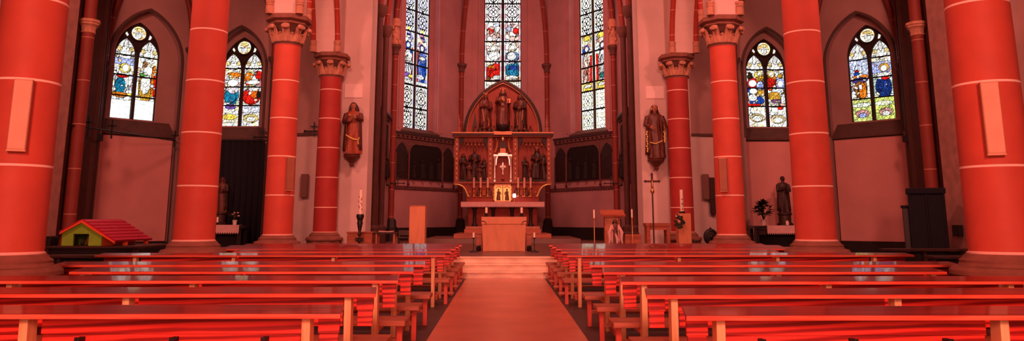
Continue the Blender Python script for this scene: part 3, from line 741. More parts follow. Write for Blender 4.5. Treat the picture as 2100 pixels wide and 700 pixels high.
def des_mid(P, li, fz):
    P.rect(0, fz(8.75), 1, fz(9.05), (.95, .85, .7), .5); P.rect(0, fz(9.0), 1, fz(9.1), ORG, .6)
    if li == 0:
        P.ell(.15, fz(9.4), .25, .04, (.3, .1, .04), .7); P.ell(.5, fz(9.6), .44, .042, RED, .7); P.folds(.5, fz(9.2), fz(10.1), .42, RED, 9); P.ell(.4, fz(9.85), .2, .01, ORG, .7); P.ell(.72, fz(9.25), .26, .014, WHITE, .2)
        P.ell(.55, fz(10.5), .34, .03, WHITE, .25); P.ell(.5, fz(10.9), .26, .02, (.95, .85, .7), .2, False); P.ell(.5, fz(10.9), .16, .014, (.95, .9, .85), .1, False)
        P.ell(.3, fz(11.9), .2, .02, RED, .6); P.ell(.75, fz(12.0), .2, .02, WHITE, .3)
    else:
        P.ell(.9, fz(9.4), .25, .04, (.3, .2, .04), .7); P.ell(.5, fz(9.65), .45, .042, TEAL, .8); P.folds(.5, fz(9.25), fz(10.1), .42, TEAL, 9); P.ell(.55, fz(9.8), .26, .014, BLUE, .5); P.ell(.45, fz(9.25), .36, .012, WHITE, .2)
        P.ell(.5, fz(10.45), .38, .03, (.2, .3, .55), .8); P.ell(.45, fz(10.45), .26, .026, WHITE, .2); P.ell(.5, fz(10.95), .24, .02, (.95, .9, .75), .2, False); P.ell(.5, fz(10.95), .15, .014, (1, .95, .9), .1, False)
        P.ell(.72, fz(11.9), .2, .02, RED, .6); P.ell(.25, fz(12.0), .2, .02, (.6, .6, .8), .5)
    P.put((P.v > fz(11.55)) & (P.v < fz(12.5)) & (P.vor % 5 == 0), (.65, .45, .4), .5)
    P.leads()
    P.diaper(fz(12.5), fz(15.6), 3, (.95, .9, .9), ((.75, .35, .3), (.8, .55, .6)), .09, .2)
    P.border((.75, .45, .5), (.95, .9, .85), 2, 10)
    common(P, fz, (9.08, 10.15, 11.3, 12.45, 13.5, 14.5))
for fr, W, c, nm, idx, lab, seed, des, sill in (
        (f_l, LW, LW * .388, 'wall_apse_left', 7, 'tall stained glass window with blue and purple figures beside the altarpiece', 101, des_left, 6.05),
        (f_c, 2 * CX_, CX_ - .1, 'wall_apse', 8, 'tall middle stained glass window rising behind the altarpiece gable', 111, des_mid, 6.6),
        (f_r, LW, LW * (1 - .388), 'wall_apse_right', 9, 'tall stained glass window with red figures and pale yellow bottom panes', 121, des_right, 6.05)):
    hw = 1.03
    nh = 1.32
    w = niche_wall(nm, fr, W, H, (c - nh, c + nh, 14.4, 1.0), (c - hw, c + hw, sill, 14.6, 1.0), M['chancel_paint'], M['chancel_paint'], label='apse wall around a tall window', zn=5.85, thick=.4)
    sloped_sill(w, fr, c - nh - .12, c + nh + .12, 5.76, sill, .06, -.42, M['dark_stone'])
    for d in (-nh, nh):
        mb = MB(); mb.tube([fr(c + d, 5.9, .0), fr(c + d, 14.4, .0)], .055, 8); mb.build('window_roll', M['chancel_paint'], w)
    for d in (-nh - .28, nh + .28):
        if 0 < c + d < W:
            mb = MB(); mb.prism([(c + d - .05, 5.9), (c + d + .05, 5.9), (c + d + .05, 14), (c + d - .05, 14)], fr, 0.0, .05); mb.build('wall_strip', M['chancel_paint'], w, smooth=0)
    lancet_window(idx, fr, c, hw, sill, lab, seed, des)
# apse shafts and ribs
BOSS = Vector((-.05, 33.5, 17.3))
def apse_shaft(x, y, zc, m, black=True, r=.125, figure=False, lab=''):
    t = thing('trim_apse_shaft', lab or 'slim red wall shaft carrying a vault rib', None); struct(t)
    z0 = 2.0 if not black else 1.5
    MB().lathe([(.30, .5), (.30, 1.15), (.26, 1.2), (.24, 1.45), (.17, 1.55)], 8, (x, y, 0)).build('shaft_base', M['black_base'], t)
    MB().lathe([(r, 1.5), (r, zc - .35)], 14, (x, y, 0)).build('shaft', m, t)
    MB().lathe([(r + .01, zc - .36), (r + .05, zc - .33), (r + .02, zc - .28), (r + .05, zc - .1), (r + .14, zc), (r + .15, zc + .1), (r + .08, zc + .14)], 12, (x, y, 0)).build('shaft_capital', M['dark_stone'], t)
    top = zc + .1
    if figure:
        mb = MB()
        mb.lathe([(.2, zc + .1), (.24, zc + .2), (.19, zc + .3), (.17, zc + .6), (.2, zc + .75), (.12, zc + .9), (.13, zc + 1.0), (.22, zc + 1.05), (.26, zc + 1.25), (.16, zc + 1.45)], 12, (x, y, 0))
        for k in range(6):
            mb.ball((x + .2 * math.cos(k), y - .16, zc + .25 + k * .18), (.06, .06, .1), 8, 6)
        mb.build('carved_bracket', M['stone'], t)
        top = zc + 1.4
    P = Vector((x, y, top)); L = []
    for i in range(18):
        a = PI / 2 * i / 17
        L.append((P.x + (BOSS.x - P.x) * (1 - math.cos(a)), P.y + (BOSS.y - P.y) * (1 - math.cos(a)), P.z + (BOSS.z - P.z) * math.sin(a)))
    MB().tube(L, .13, 10).build('vault_rib', m, t)
apse_shaft(-2.33, 39.5, 9.75, M['dark_red']); apse_shaft(2.30, 39.5, 9.75, M['dark_red'])
apse_shaft(-5.30, 35.15, 9.75, M['dark_red'], figure=True); apse_shaft(5.28, 35.15, 9.75, M['dark_red'], figure=True)
for s, side in ((-1, 'left'), (1, 'right')):
    t = thing('trim_%s_arch_shafts' % side, 'shafts inside the chancel arch, coloured dark for shadow', None); struct(t)
    for (x, y, r_, m_) in ((4.98, 28.4, .17, 'dark_shaft'), (5.2, 31.6, .13, 'dark_shaft')):  # dark colour stands in for the shadow on the arch mouldings
        MB().lathe([(r_ + .1, .5), (r_ + .1, 1.2), (r_, 1.3), (r_, 9.4)], 12, (s * x, y, 0)).build('shaft', M[m_], t)
        MB().lathe([(r_ + .02, 9.4), (r_ + .08, 9.5), (r_ + .16, 9.7), (r_ + .16, 9.85)], 12, (s * x, y, 0)).build('shaft_capital', M['dark_stone'], t)
        MB().tube([(s * x, y, 9.8), (s * (x - .1), y, 11), (s * (x - .6), y, 13), (s * (x - 1.6), y, 15)], r_ * .9, 10).build('arch_rib', M['dark_red'], t)
# dark baseboards round the chancel
for s, side in ((-1, 'left'), (1, 'right')):
    fr, a, b = (f_l, 0, LW) if s < 0 else (f_r, 0, LW)
    struct(MB().prism([(a, .51), (b, .51), (b, 1.12), (a, 1.12)], fr, .005, .12).build('baseboard_%s_apse' % side, M['black_base'], smooth=0), 'dark plinth along the apse wall')
    x = sorted((s * 5.44, s * 5.3))
    slab('baseboard_%s_chancel' % side, (x[0], 26.4, .51), (x[1], 34.8, 1.12), M['black_base'], 'dark plinth along the chancel wall')

# ------------------------------------------------------------------ columns
CX = {-1: [5.94, 5.96, 5.99, 5.86], 1: [5.985, 5.98, 6.0, 5.82]}
def make_column(x, y, drum, label, group, r=.348):
    t = thing('column', label, 'column', (x, y, 0), group=group); t['kind'] = 'thing'
    b = MB()
    b.lathe([(.57, 0), (.57, .80), (.55, .82)], 8, ph=PI / 8)
    b.lathe([(.57, .82), (.60, .85), (.60, .90), (.57, .94), (.50, .955), (.48, .99), (.485, 1.02), (.44, 1.05), (.43, 1.07), (.405, 1.095), (.37, 1.10)], 40)
    b.build('base', M['base_stone'], t)
    MB().lathe([(.395, 1.088), (.396, 1.112), (.374, 1.118)], 48).build('base_ring', M['pale_ring'], t)
    MB().lathe([(r + .012, 6.196), (r + .03, 6.205), (r + .03, 6.217), (r + .01, 6.225)], 48).build('neck_ring', M['pale_ring'], t)
    MB().lathe([(.376, 1.10), (.372, 2.4), (.362, 3.8), (.352, 5.2), (r, 6.2)], 56).build('shaft', drum, t)
    c = MB()
    c.lathe([(r + .005, 6.2), (r + .05, 6.215), (r + .055, 6.245), (r + .02, 6.27), (r - .01, 6.275), (r + .0, 6.4), (r + .03, 6.6), (r + .12, 6.72), (r + .13, 6.73)], 32)
    cap = c.build('capital', M['dark_stone'], t)  # dark bell colour paints shade into the gaps between leaves
    for k in range(16):
        a = 2 * PI * k / 16 + .13
        ca, sa = math.cos(a), math.sin(a)
        big = k % 2 == 0
        lf = MB()
        if big:
            q = [(r + .01, 6.27), (r + .045, 6.40), (r + .075, 6.53), (r + .13, 6.64), (r + .20, 6.69), (r + .255, 6.66), (r + .25, 6.60), (r + .21, 6.58)]
            lf.tube([(ca * p, sa * p, z) for p, z in q], [.12, .11, .10, .10, .105, .095, .07, .04], 8, sq=(1.0, .40), up=(-sa, ca, 0))
            for e in (-1, 1):
                lf.ball((ca * (r + .225) - e * sa * .06, sa * (r + .225) + e * ca * .06, 6.635), (.058, .058, .058), 10, 7)
                lf.tube([(ca * (r + .055) - e * sa * .05, sa * (r + .055) + e * ca * .05, 6.28), (ca * (r + .10) - e * sa * .035, sa * (r + .10) + e * ca * .035, 6.45), (ca * (r + .16) - e * sa * .06, sa * (r + .16) + e * ca * .06, 6.62)], .018, 6)
        else:
            q = [(r + .0, 6.27), (r + .03, 6.36), (r + .05, 6.45), (r + .085, 6.50), (r + .115, 6.47)]
            lf.tube([(ca * p, sa * p, z) for p, z in q], [.07, .065, .055, .045, .025], 8, sq=(1.0, .42), up=(-sa, ca, 0))
        lf.build('capital_leaf', M['stone'], cap)
    a = MB()
    a.lathe([(r + .13, 6.725), (r + .19, 6.76), (r + .19, 6.80), (r + .15, 6.82)], 8, ph=PI / 8)
    a.lathe([(r + .15, 6.82), (r + .27, 6.87), (r + .27, 6.965), (r + .24, 6.998)], 8, ph=PI / 8)
    a.build('abacus', M['abacus_stone'], t, smooth=20)
    return t
CL = [('round red column beside the green toy house, with a long pale box on it', 'round red column beside the second column, between toy house and dark curtain',
       'round red column with gilt capital, next to the dark curtain, narrow box on its side', 'darker red column against the white pier, beside the tall black candlestick'),
      ('round red column beside the dark confessional, with a long pale box on it', 'round red column between the confessional and the statue altar',
       'round red column with gilt capital, next to the black oval shield', 'darker red column against the white pier, behind the candle on a tan block')]
CL[0] = (CL[0][0], 'plain round red column standing between the toy house and the dark curtain', CL[0][2], CL[0][3])
for s in (-1, 1):
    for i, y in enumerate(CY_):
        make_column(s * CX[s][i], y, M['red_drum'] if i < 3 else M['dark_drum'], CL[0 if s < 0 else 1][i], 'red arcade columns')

# long narrow boxes hung on columns and walls
def long_box(p, w, h, d, rz, m, label, tilt=0, roll=0):
    t = thing('wall_mounted_loudspeaker', label, 'loudspeaker', p, rz)
    MB().box((0, -d / 2, 0), (w, d, h), rot=(tilt, roll, 0)).build('cabinet', m, t, bevel=.008)
    MB().box((0, -d - .004, 0), (w * .9, .008, h * .955), rot=(tilt, roll, 0)).build('grille', m, t, smooth=0)
    MB().box((0, -d / 2, h / 2 + .006), (w * 1.04, d * 1.04, .014), rot=(tilt, roll, 0)).build('end_cap', M['speaker_pale'], t, smooth=0)
    MB().box((0, -d / 2, -h / 2 - .006), (w * 1.04, d * 1.04, .014), rot=(tilt, roll, 0)).build('end_cap', M['speaker_pale'], t, smooth=0)
    return t
def on_col(s, y, ang, i=0):      # point on a column's skin, ang from the +/-x axis to the camera
    return (s * CX[s][i] - s * .378 * math.cos(ang), y - .378 * math.sin(ang))
x, y = on_col(-1, CY_[0], 1.05); long_box((x, y, 2.71), .185, .83, .1, .45, M['speaker_pale'], 'long pale narrow box on the thick red column by the toy house')
x, y = on_col(1, CY_[0], 1.05); long_box((x, y, 2.69), .185, .86, .1, -.45, M['speaker_pale'], 'long pale narrow box on the thick red column by the confessional')
x, y = on_col(-1, CY_[2], .72, 2); long_box((x, y, 2.69), .19, .86, .1, .84, M['speaker_red'], 'long reddish box on the column beside the dark curtain')
x, y = on_col(1, CY_[2], .95, 2); long_box((x, y, 2.67), .2, .86, .1, -.5, M['speaker_red'], 'long reddish box on the column beside the black oval shield')
def wall_plaque(p, d, m, name, label, cat):
    t = thing(name, label, cat, p)
    MB().box((0, -d[1] / 2, 0), d).build('plate', m, t, bevel=.006)
    MB().box((0, -d[1] - .003, 0), (d[0] * .86, .006, d[2] * .94)).build('face', m, t, smooth=0)
    return t
wall_plaque((-6.757, 25.235, 2.63), (.25, .07, .78), M['grille'], 'wall_mounted_panel', 'narrow grey vertical panel on the white wall between two red columns', 'panel')
wall_plaque((6.81, 25.235, 2.6), (.22, .07, .85), M['grille'], 'wall_mounted_panel', 'narrow brown vertical panel on the wall, beside the tall dark one', 'panel')
wall_plaque((7.03, 25.235, 2.3), (.22, .1, 1.22), M['dark_wood'], 'wall_mounted_cupboard', 'tall narrow dark hanging case beside the narrow brown panel', 'case')
wall_plaque((-5.24, 25.298, 5.89), (.62, .03, .48), M['panel_white'], 'blank_wall_plaque', 'blank pale plaque above the statue on the pier by the black candlestick', 'plaque')
wall_plaque((5.21, 25.298, 5.86), (.63, .03, .44), M['panel_white'], 'blank_wall_plaque', 'blank pale plaque above the statue on the pier by the processional cross', 'plaque')

# ------------------------------------------------------------------ pews
def make_pew(s, y, x0, x1, posts, label, group, hooks=False, kneel_out=.0, kneel_end=9.0):
    """s = -1 / 1 side of the aisle, y = edge of the ledge nearest the camera"""
    t = thing('pew', label, 'pew', (s * (x0 + x1) / 2, y, 0), group=group)
    cx = s * (x0 + x1) / 2
    X = lambda x: s * x - cx
    def bx(a, b): m = MB(); m.span((X(a[0]), a[1], a[2]), (X(b[0]), b[1], b[2])); return m
    m = MB()
    D, RZ = .23, .033
    P = [(x0, 0, 0), (x0 + .03, D, RZ), (x1 - .03, D, RZ), (x1, 0, 0)]
    m.add([(X(p[0]), p[1], z + p[2]) for z in (.864, .892) for p in P], [(0, 1, 2, 3), (7, 6, 5, 4), (0, 4, 5, 1), (1, 5, 6, 2), (2, 6, 7, 3), (3, 7, 4, 0)])
    m.build('book_ledge', M['pew_top'], t, smooth=0, bevel=.003)
    bx((x0, -.014, .860), (x1, -.001, .890)).build('ledge_edge', M['pew_lip'], t, smooth=0, bevel=.003)
    # back panels between the posts, two boards each
    cuts = [x0 + .05]
    for p in posts: cuts += [p - .055, p + .055]
    cuts += [x1 - .05]
    for k in range(0, len(cuts), 2):
        a, b = cuts[k], cuts[k + 1]
        if b - a < .04: continue
        m = MB(); m.span((X(a), .205, .735), (X(b), .232, .858)); m.span((X(a + .008), .212, .60), (X(b - .008), .236, .732))
        pn = m.build('back_panel', M['pew_wood'], t, smooth=0, bevel=.004)
        for h in (hooks or []):
            if a < h < b:
                m = MB(); m.span((X(h - .017), .178, .655), (X(h + .017), .211, .72)); m.span((X(h - .017), .13, .69), (X(h + .017), .18, .715)); m.span((X(h - .014), .125, .68), (X(h + .014), .14, .725))
                m.build('hook', M['hook'], pn, smooth=0, bevel=.003)
    for p in posts:
        m = MB()
        m.add([(X(p + dx), yy, zz) for (yy, zz) in ((.09, .86), (.20, .86), (.26, .0), (.13, 0)) for dx in (-.029, .029)],
              [(0, 1, 3, 2), (2, 3, 5, 4), (4, 5, 7, 6), (6, 7, 1, 0), (0, 2, 4, 6), (1, 7, 5, 3)])
        m.build('post', M['pew_edge'], t, smooth=0, bevel=.004)
    # seat beyond the back
    m = MB(); m.span((X(x0 - .04), .30, .40), (X(x1), .74, .455)); m.build('seat', M['pew_seat'], t, smooth=0, bevel=.008)
    for p in posts:
        bx((p - .03, .26, .36), (p + .03, .7, .398)).build('seat_bearer', M['pew_frame'], t, smooth=0)
        bx((p - .22 if p == posts[0] else p - .03, .62, 0), (p - .16 if p == posts[0] else p + .03, .68, .40)).build('leg', M['pew_frame'], t, smooth=0, bevel=.004)
    # kneeler in front of the seat
    bx((x0 - kneel_out, .93, .14), (min(x1, kneel_end), 1.06, .18)).build('kneeler', M['pew_seat'], t, smooth=0, bevel=.006)
    for p in posts:
        if p > kneel_end: continue
        bx((p - .03, .70, .07), (p + .03, 1.04, .139)).build('kneeler_bracket', M['pew_frame'], t, smooth=0)
    return t
M['pew_lip'] = wood_mat('pew_lip', srgb(214, 70, 50), srgb(242, 112, 84), .35, .15, (.6, 6, 9))
ORD = ['front', 'second', 'third', 'fourth', 'fifth']
rear = {-1: [10.42, 9.08, 7.75, 6.40, 5.05, 3.47], 1: [10.30, 8.95, 7.58, 6.25, 4.92, 3.22]}
frontr = {-1: [18.2, 17.1, 15.9, 14.6, 13.15], 1: [18.2, 17.05, 15.9, 14.5, 13.1]}
for s in (-1, 1):
    nm = 'toy house side' if s < 0 else 'confessional side'
    for k in range(5):
        y = frontr[s][k]
        end = {0: 6.3, 1: 6.3, 2: 6.4, 3: 5.25, 4: 7.1}[k]
        ps = [p for p in (1.28, 3.02, 4.75, 6.46) if p < end - .1]
        lab = 'varnished wooden pew on the %s, %s row before the chancel steps' % (nm, ORD[k])
        if k == 4: lab = 'varnished pew on the %s, along the cross aisle, long grained back' % nm
        make_pew(s, y, 1.05, end, ps, lab, 'pews near the chancel', kneel_out=.08, kneel_end=5.2)
    for k in range(6):
        y = rear[s][k]
        end = {0: 6.2, 1: 5.2, 2: 5.35, 3: 5.35, 4: 5.35, 5: 5.2}[k]
        ps = [1.37, 3.24] + [5.1]
        hk = [1.66, 2.27, 2.90, 3.6, 4.2, 4.8] if k == 4 else False
        lab = 'red wooden pew on the %s, %s row behind the cross aisle' % (nm, (ORD + ['rearmost'])[k])
        if k == 4: lab = 'pew on the %s showing its grained back with small black hooks' % nm
        if k == 5: lab = 'pew on the %s, only its ledge showing, behind the hooked pew' % nm
        make_pew(s, y, 1.12, end, ps, lab, 'pews behind the cross aisle', hooks=hk, kneel_out=-.1)
# dark aisle benches
def bench(x0, x1, y, z, label):
    t = thing('aisle_bench', label, 'bench', ((x0 + x1) / 2, y, 0)); w = x1 - x0
    MB().box((0, .16, z - .025), (w, .34, .05)).build('book_ledge', M['dark_wood'], t, smooth=0, bevel=.006)
    MB().box((0, .3, z - .22), (w - .1, .03, .3)).build('back_panel', M['black_wood'], t, smooth=0)
    n = 4
    for k in range(n):
        MB().box((-w / 2 + .1 + (w - .2) * k / (n - 1), .22, (z - .05) / 2), (.06, .16, z - .05)).build('post', M['dark_wood'], t, smooth=0, bevel=.004)
    MB().box((0, .55, .42), (w, .42, .05)).build('seat', M['dark_wood'], t, smooth=0, bevel=.006)
    for q in (-1, 1): MB().box((q * (w / 2 - .1), .6, .2), (.06, .3, .395)).build('leg', M['dark_wood'], t, smooth=0)
    return t
bench(8.3, 11.0, 16.4, .87, 'dark wooden bench in the side aisle in front of the confessional')
bench(8.3, 11.0, 14.6, .80, 'dark wooden bench in the side aisle, nearer row before the confessional')
bench(-11.1, -7.9, 15.2, .80, 'dark wooden bench in the side aisle in front of the toy house table')

# ------------------------------------------------------------------ sculpture
def hand(mb, c, d, sc=1.0, side=1):
    """small relaxed hand: palm, four bent fingers and a thumb; d = pointing direction"""
    d = Vector(d).normalized(); c = Vector(c)
    u = Vector((0, 0, 1)); u = (u - d * u.dot(d)).normalized() if abs(d.z) < .95 else Vector((1, 0, 0))
    w = d.cross(u)
    mb.tube([c - d * .01 * sc, c + d * .035 * sc, c + d * .06 * sc], [.022 * sc, .034 * sc, .028 * sc], 8, sq=(1, .5), up=u)
    for k, L in enumerate((.05, .058, .055, .044)):
        o = c + d * .055 * sc + u * (.024 - .016 * k) * sc
        mb.tube([o, o + d * L * .55 * sc, o + d * L * .9 * sc + w * side * .018 * sc], [.0085 * sc, .008 * sc, .006 * sc], 6)
    o = c + d * .01 * sc + u * .028 * sc
    mb.tube([o, o + (d * .03 + u * .022) * sc, o + (d * .052 + u * .02) * sc], [.010 * sc, .009 * sc, .007 * sc], 6)
def head_fn(p):
    x, y, z = p
    k = 1 - .22 * max(0, -z) ** 1.5
    if y < 0 and z < .35: y *= .96
    if y < 0 and .0 < z < .3: y *= .93
    return (x * k, y * (1 - .08 * max(0, -z)), z)
def ring(z, rx, ry, cx, cy, amp, n=36, k=9, ph=0.0):
    L = []
    for i in range(n):
        a = 2 * PI * i / n
        f = 1 + amp * math.sin(k * a + ph) + amp * .5 * math.sin((k * 2 - 3) * a + ph * 2)
        L.append((cx + rx * f * math.cos(a), cy + ry * f * math.sin(a), z))
    return L
def figure(parent, Hh, body, skin, hair, cloak=None, arms=None, seated=False, seed=0, long_hair=True, crown=None, beard=False, veil=None, lean=0.0, origin=(0, 0, 0), rz=0.0, nest=False):
    """standing or seated robed figure of height Hh facing -y, as parts of parent"""
    rnd = random.Random(seed)
    T = Matrix.Translation(origin) @ Matrix.Rotation(rz, 4, 'Z') @ Matrix.Scale(Hh, 4)
    ph = rnd.random() * 6
    mb = MB()
    if not seated:
        S = [(0, .15, .12, .02, 0, .10), (.03, .155, .125, .02, 0, .11), (.15, .135, .11, .015, 0, .10), (.32, .125, .105, .01 + lean * .5, -.01, .08), (.46, .12, .10, lean, -.005, .05),
             (.58, .105, .085, lean, 0, .03), (.66, .115, .085, lean * .8, 0, .02), (.74, .13, .085, lean * .5, 0, .01), (.80, .135, .075, lean * .3, 0, .0), (.825, .10, .06, lean * .2, 0, 0),
             (.84, .045, .045, 0, -.005, 0), (.88, .04, .042, 0, -.01, 0)]
    else:
        S = [(0, .15, .13, 0, -.16, .10), (.04, .155, .135, 0, -.16, .10), (.2, .14, .12, 0, -.15, .09), (.36, .145, .12, 0, -.14, .06), (.43, .15, .16, 0, -.10, .04), (.48, .145, .17, 0, -.06, .03), (.52, .125, .11, 0, -.0, .03),
             (.60, .115, .09, 0, .02, .02), (.70, .135, .09, 0, .02, .01), (.78, .145, .08, 0, .02, 0), (.815, .10, .06, 0, .015, 0), (.835, .048, .046, 0, .01, 0), (.88, .042, .044, 0, .005, 0)]
    mb.loft([ring(z, rx, ry, cx, cy, am, ph=ph) for z, rx, ry, cx, cy, am in S])
    hc = (0, -.012 if not seated else .004, .925)
    hd = MB()
    hd.ball(hc, (.052, .060, .074), 20, 14, fn=head_fn)
    y0 = hc[1]
    hd.tube([(0, y0 - .052, .94), (0, y0 - .068, .918), (0, y0 - .056, .910)], [.006, .011, .008], 6)
    for q in (-1, 1):
        hd.ball((q * .02, y0 - .053, .937), (.009, .006, .006), 8, 6)
        hd.ball((q * .053, y0 + .002, .925), (.008, .014, .02), 8, 6)
        hd.tube([(q * .008, y0 - .056, .950), (q * .022, y0 - .056, .953), (q * .036, y0 - .046, .948)], .004, 5)
    hd.tube([(-.016, y0 - .051, .893), (0, y0 - .057, .895), (.016, y0 - .051, .893)], .005, 5)
    hd.tube([(0, hc[1] + .012, .80), (0, hc[1] + .008, .90)], .036, 10)
    aa = arms or [((-.135, .0, .775), (-.165, -.03, .62), (-.04, -.15, .66)), ((.135, .0, .775), (.165, -.03, .61), (.05, -.15, .60))]
    sls, hds = [], []
    for i, (a, b, c) in enumerate(aa):
        sl = MB(); hb = MB(); sls.append(sl); hds.append(hb)
        a, b, c = Vector(a), Vector(b), Vector(c)
        if seated: a.y += .02
        q = b.lerp(c, .8)
        sl.tube([a, a.lerp(b, .5), b, b.lerp(c, .5), q], [.05, .048, .046, .044, .05], 10)
        hand(hb, q, c - b, 1.05, -1 if i else 1)
    def put(m, name, mt):
        m.v = [tuple(T @ Vector(p)) for p in m.v]
        return m.build(name, mt, parent, smooth=60)
    rb = put(mb, 'carved_figure' if nest else 'robe', body)
    if nest: parent = rb
    put(hd, 'head', skin)
    for sl in sls: put(sl, 'sleeve', cloak or body)
    for hb in hds: put(hb, 'hand', skin)
    hr = MB()
    if veil is None:
        def hf(p):
            x, y, z = p
            if y < -.2 and z < .55: y = -.2 + (y + .2) * .15
            return (x, y, z)
        hr.ball((0, hc[1] + .012, .945), (.064, .066, .068), 16, 10, fn=hf)
        if long_hair:
            for q in (-1, 1):
                for j in range(3):
                    hr.tube([(q * .048, hc[1] + .02 * j, .955), (q * (.066 + .006 * j), hc[1] - .005 + .025 * j, .89), (q * (.07 + .008 * j), hc[1] + .005 + .02 * j, .82), (q * .075, hc[1] - .0 + .02 * j, .765)], [.022, .024, .022, .008], 7)
        if beard:
            hr.ball((0, hc[1] - .03, .862), (.034, .03, .042), 10, 8)
        put(hr, 'hair', hair)
    else:
        L = []
        for z, rx, ry, cy in ((1.004, .02, .02, .015), (.985, .055, .055, .015), (.94, .075, .07, .022), (.88, .082, .07, .03), (.82, .11, .075, .03), (.74, .145, .09, .02)):
            seg = []
            for i in range(21):
                a = -R(35) + (PI + R(70)) * i / 20
                seg.append((rx * math.cos(a), cy + hc[1] + ry * math.sin(a) * 1.0, z))
            L.append(seg)
        vs = [p for q in L for p in q]
        fs = [(i * 21 + k, i * 21 + k + 1, (i + 1) * 21 + k + 1, (i + 1) * 21 + k) for i in range(5) for k in range(20)]
        hr.add(vs, fs); o = put(hr, 'veil', veil)
        sd = o.modifiers.new('thick', 'SOLIDIFY'); sd.thickness = .012 * Hh
    if cloak:
        L = []
        zs = (.06, .2, .36, .5, .62, .72, .80, .83)
        for z in zs:
            k = (z - .06) / .77
            rx = .185 - .035 * k if z < .75 else (.15 if z < .81 else .08)
            ry = .145 - .04 * k if z < .75 else (.095 if z < .81 else .06)
            seg = []
            for i in range(31):
                a = -R(52) + (PI + R(104)) * i / 30
                f = 1 + .05 * math.sin(11 * a + ph)
                seg.append((rx * f * math.cos(a), (.02 if not seated else -.05 * (1 - k) + .02) + ry * f * math.sin(a), z))
            L.append(seg)
        m = MB(); m.add([p for q in L for p in q], [(i * 31 + k, i * 31 + k + 1, (i + 1) * 31 + k + 1, (i + 1) * 31 + k) for i in range(len(zs) - 1) for k in range(30)])
        o = put(m, 'cloak', cloak)
        sd = o.modifiers.new('thick', 'SOLIDIFY'); sd.thickness = .014 * Hh
    if crown:
        c = MB()
        c.lathe([(.056, .985), (.06, .985), (.064, 1.02), (.056, 1.02)], 16, (0, hc[1] + .012, 0))
        for k in range(7):
            a = 2 * PI * k / 7
            c.tube([(.06 * math.cos(a), hc[1] + .012 + .06 * math.sin(a), 1.015), (.07 * math.cos(a), hc[1] + .012 + .07 * math.sin(a), 1.06)], [.012, .004], 6)
        put(c, 'crown', crown)
    def extra(m, name, mt): return put(m, name, mt)
    return extra
def corbel(t, m, y0=0.0):
    MB().lathe([(.02, -.42), (.07, -.40), (.09, -.36), (.05, -.31), (.09, -.28), (.15, -.22), (.19, -.16), (.27, -.12), (.29, -.08), (.25, -.05), (.28, -.03), (.28, 0)], 16, (0, y0, 0)).build('corbel', m, t)
# two saints on the piers
t = thing('carved_statue', 'carved long haired statue in orange brown robe, on the pier by the black candlestick', 'statue', (-5.15, 24.95, 3.68))
ex = figure(t, 1.74, M['robe_orange'], M['statue_skin'], M['carved_dark'], cloak=M['robe_brown'], seed=3, lean=.015,
            arms=[((-.135, 0, .775), (-.17, -.03, .63), (-.03, -.16, .645)), ((.135, 0, .775), (.17, -.04, .66), (.06, -.17, .70))])
g = MB(); g.tube([(-.11, -.10, .36), (-.03, -.145, .31), (.05, -.15, .27), (.12, -.09, .27), (.13, -.08, .18)], .012, 6); g.tube([(.125, -.02, .5), (.14, -.04, .36), (.13, -.07, .27)], .01, 6); g.ball((-.05, -.10, .745), (.02, .015, .014), 8, 6); g.ball((.045, -.10, .745), (.02, .015, .014), 8, 6)
ex(g, 'gilt_hem', M['gold_bright'])
corbel(t, M['carved_brown'])
t = thing('carved_statue', 'carved veiled statue in dark brown robe, on the pier by the processional cross', 'statue', (5.10, 24.95, 3.56))
ex = figure(t, 1.80, M['robe_brown'], M['statue_skin'], M['carved_dark'], cloak=M['carved_brown'], seed=8, lean=-.012, veil=M['carved_brown'],
            arms=[((-.135, 0, .775), (-.18, -.02, .62), (-.09, -.12, .56)), ((.135, 0, .775), (.18, -.03, .64), (.15, -.14, .56))])
g = MB(); g.tube([(-.12, -.10, .28), (-.03, -.145, .25), (.05, -.15, .28), (.10, -.13, .31)], .012, 6); ex(g, 'gilt_hem', M['gold_bright'])
for q, z0_, n_ in ((-1, .12, 9), (1, .30, 9)):
    g = MB()
    for k in range(n_): g.ball((q * (.166 - .008 * math.sin(k * 2.4)), -.06, z0_ + (.045 if q < 0 else .03) * k), (.014, .012, .024), 6, 5)
    ex(g, 'gilt_fringe', M['gold_bright'])
    g = MB(); g.ball((q * .068, -.05, .92), (.008, .012, .03), 6, 5); ex(g, 'veil_trim', M['gold_bright'])
corbel(t, M['carved_brown'])

# ------------------------------------------------------------------ high altar and altarpiece
AXC = -.08
for i, (z, y, hw) in enumerate(((.73, 30.8, 3.2), (.91, 31.6, 2.05), (1.1, 32.3, 1.65))):
    MBs = MB(); MBs.span((AXC - hw, y, .517 if i == 0 else (.73, .73, .91)[i]), (AXC + hw, 36.2, z - .0))
    struct(MBs.build('floor_altar_step', M['chancel_tile'] if i == 0 else M['brown_wood'], smooth=0, bevel=.01), 'step in front of the high altar')
ha = thing('high_altar', 'high altar table with lace edged cloth below the carved altarpiece', 'altar', (AXC, 33.9, 1.1))
MB().span((-1.55, -.1, .0), (1.55, .75, 1.02)).build('altar_body', M['red_ground'], ha, smooth=0, bevel=.01)
MB().span((-1.80, -.70, 1.04), (1.80, .78, 1.16)).build('altar_slab', M['stone'], ha, smooth=0, bevel=.015)
MB().span((-1.65, -.62, .0), (1.65, .7, .10)).build('altar_plinth', M['stone'], ha, smooth=0, bevel=.01)
for x in (-1.25, -.42, .42, 1.25):
    MB().lathe([(.14, .1), (.14, .16), (.10, .22), (.075, .26), (.075, .82), (.10, .86), (.16, .98), (.17, 1.035)], 14, (x, -.48, 0)).build('altar_pillar', M['black_base'], ha)
cl = MB(); n = 56; hw = 1.84
cl.span((-hw, -.735, 1.165), (hw, .1, 1.178))
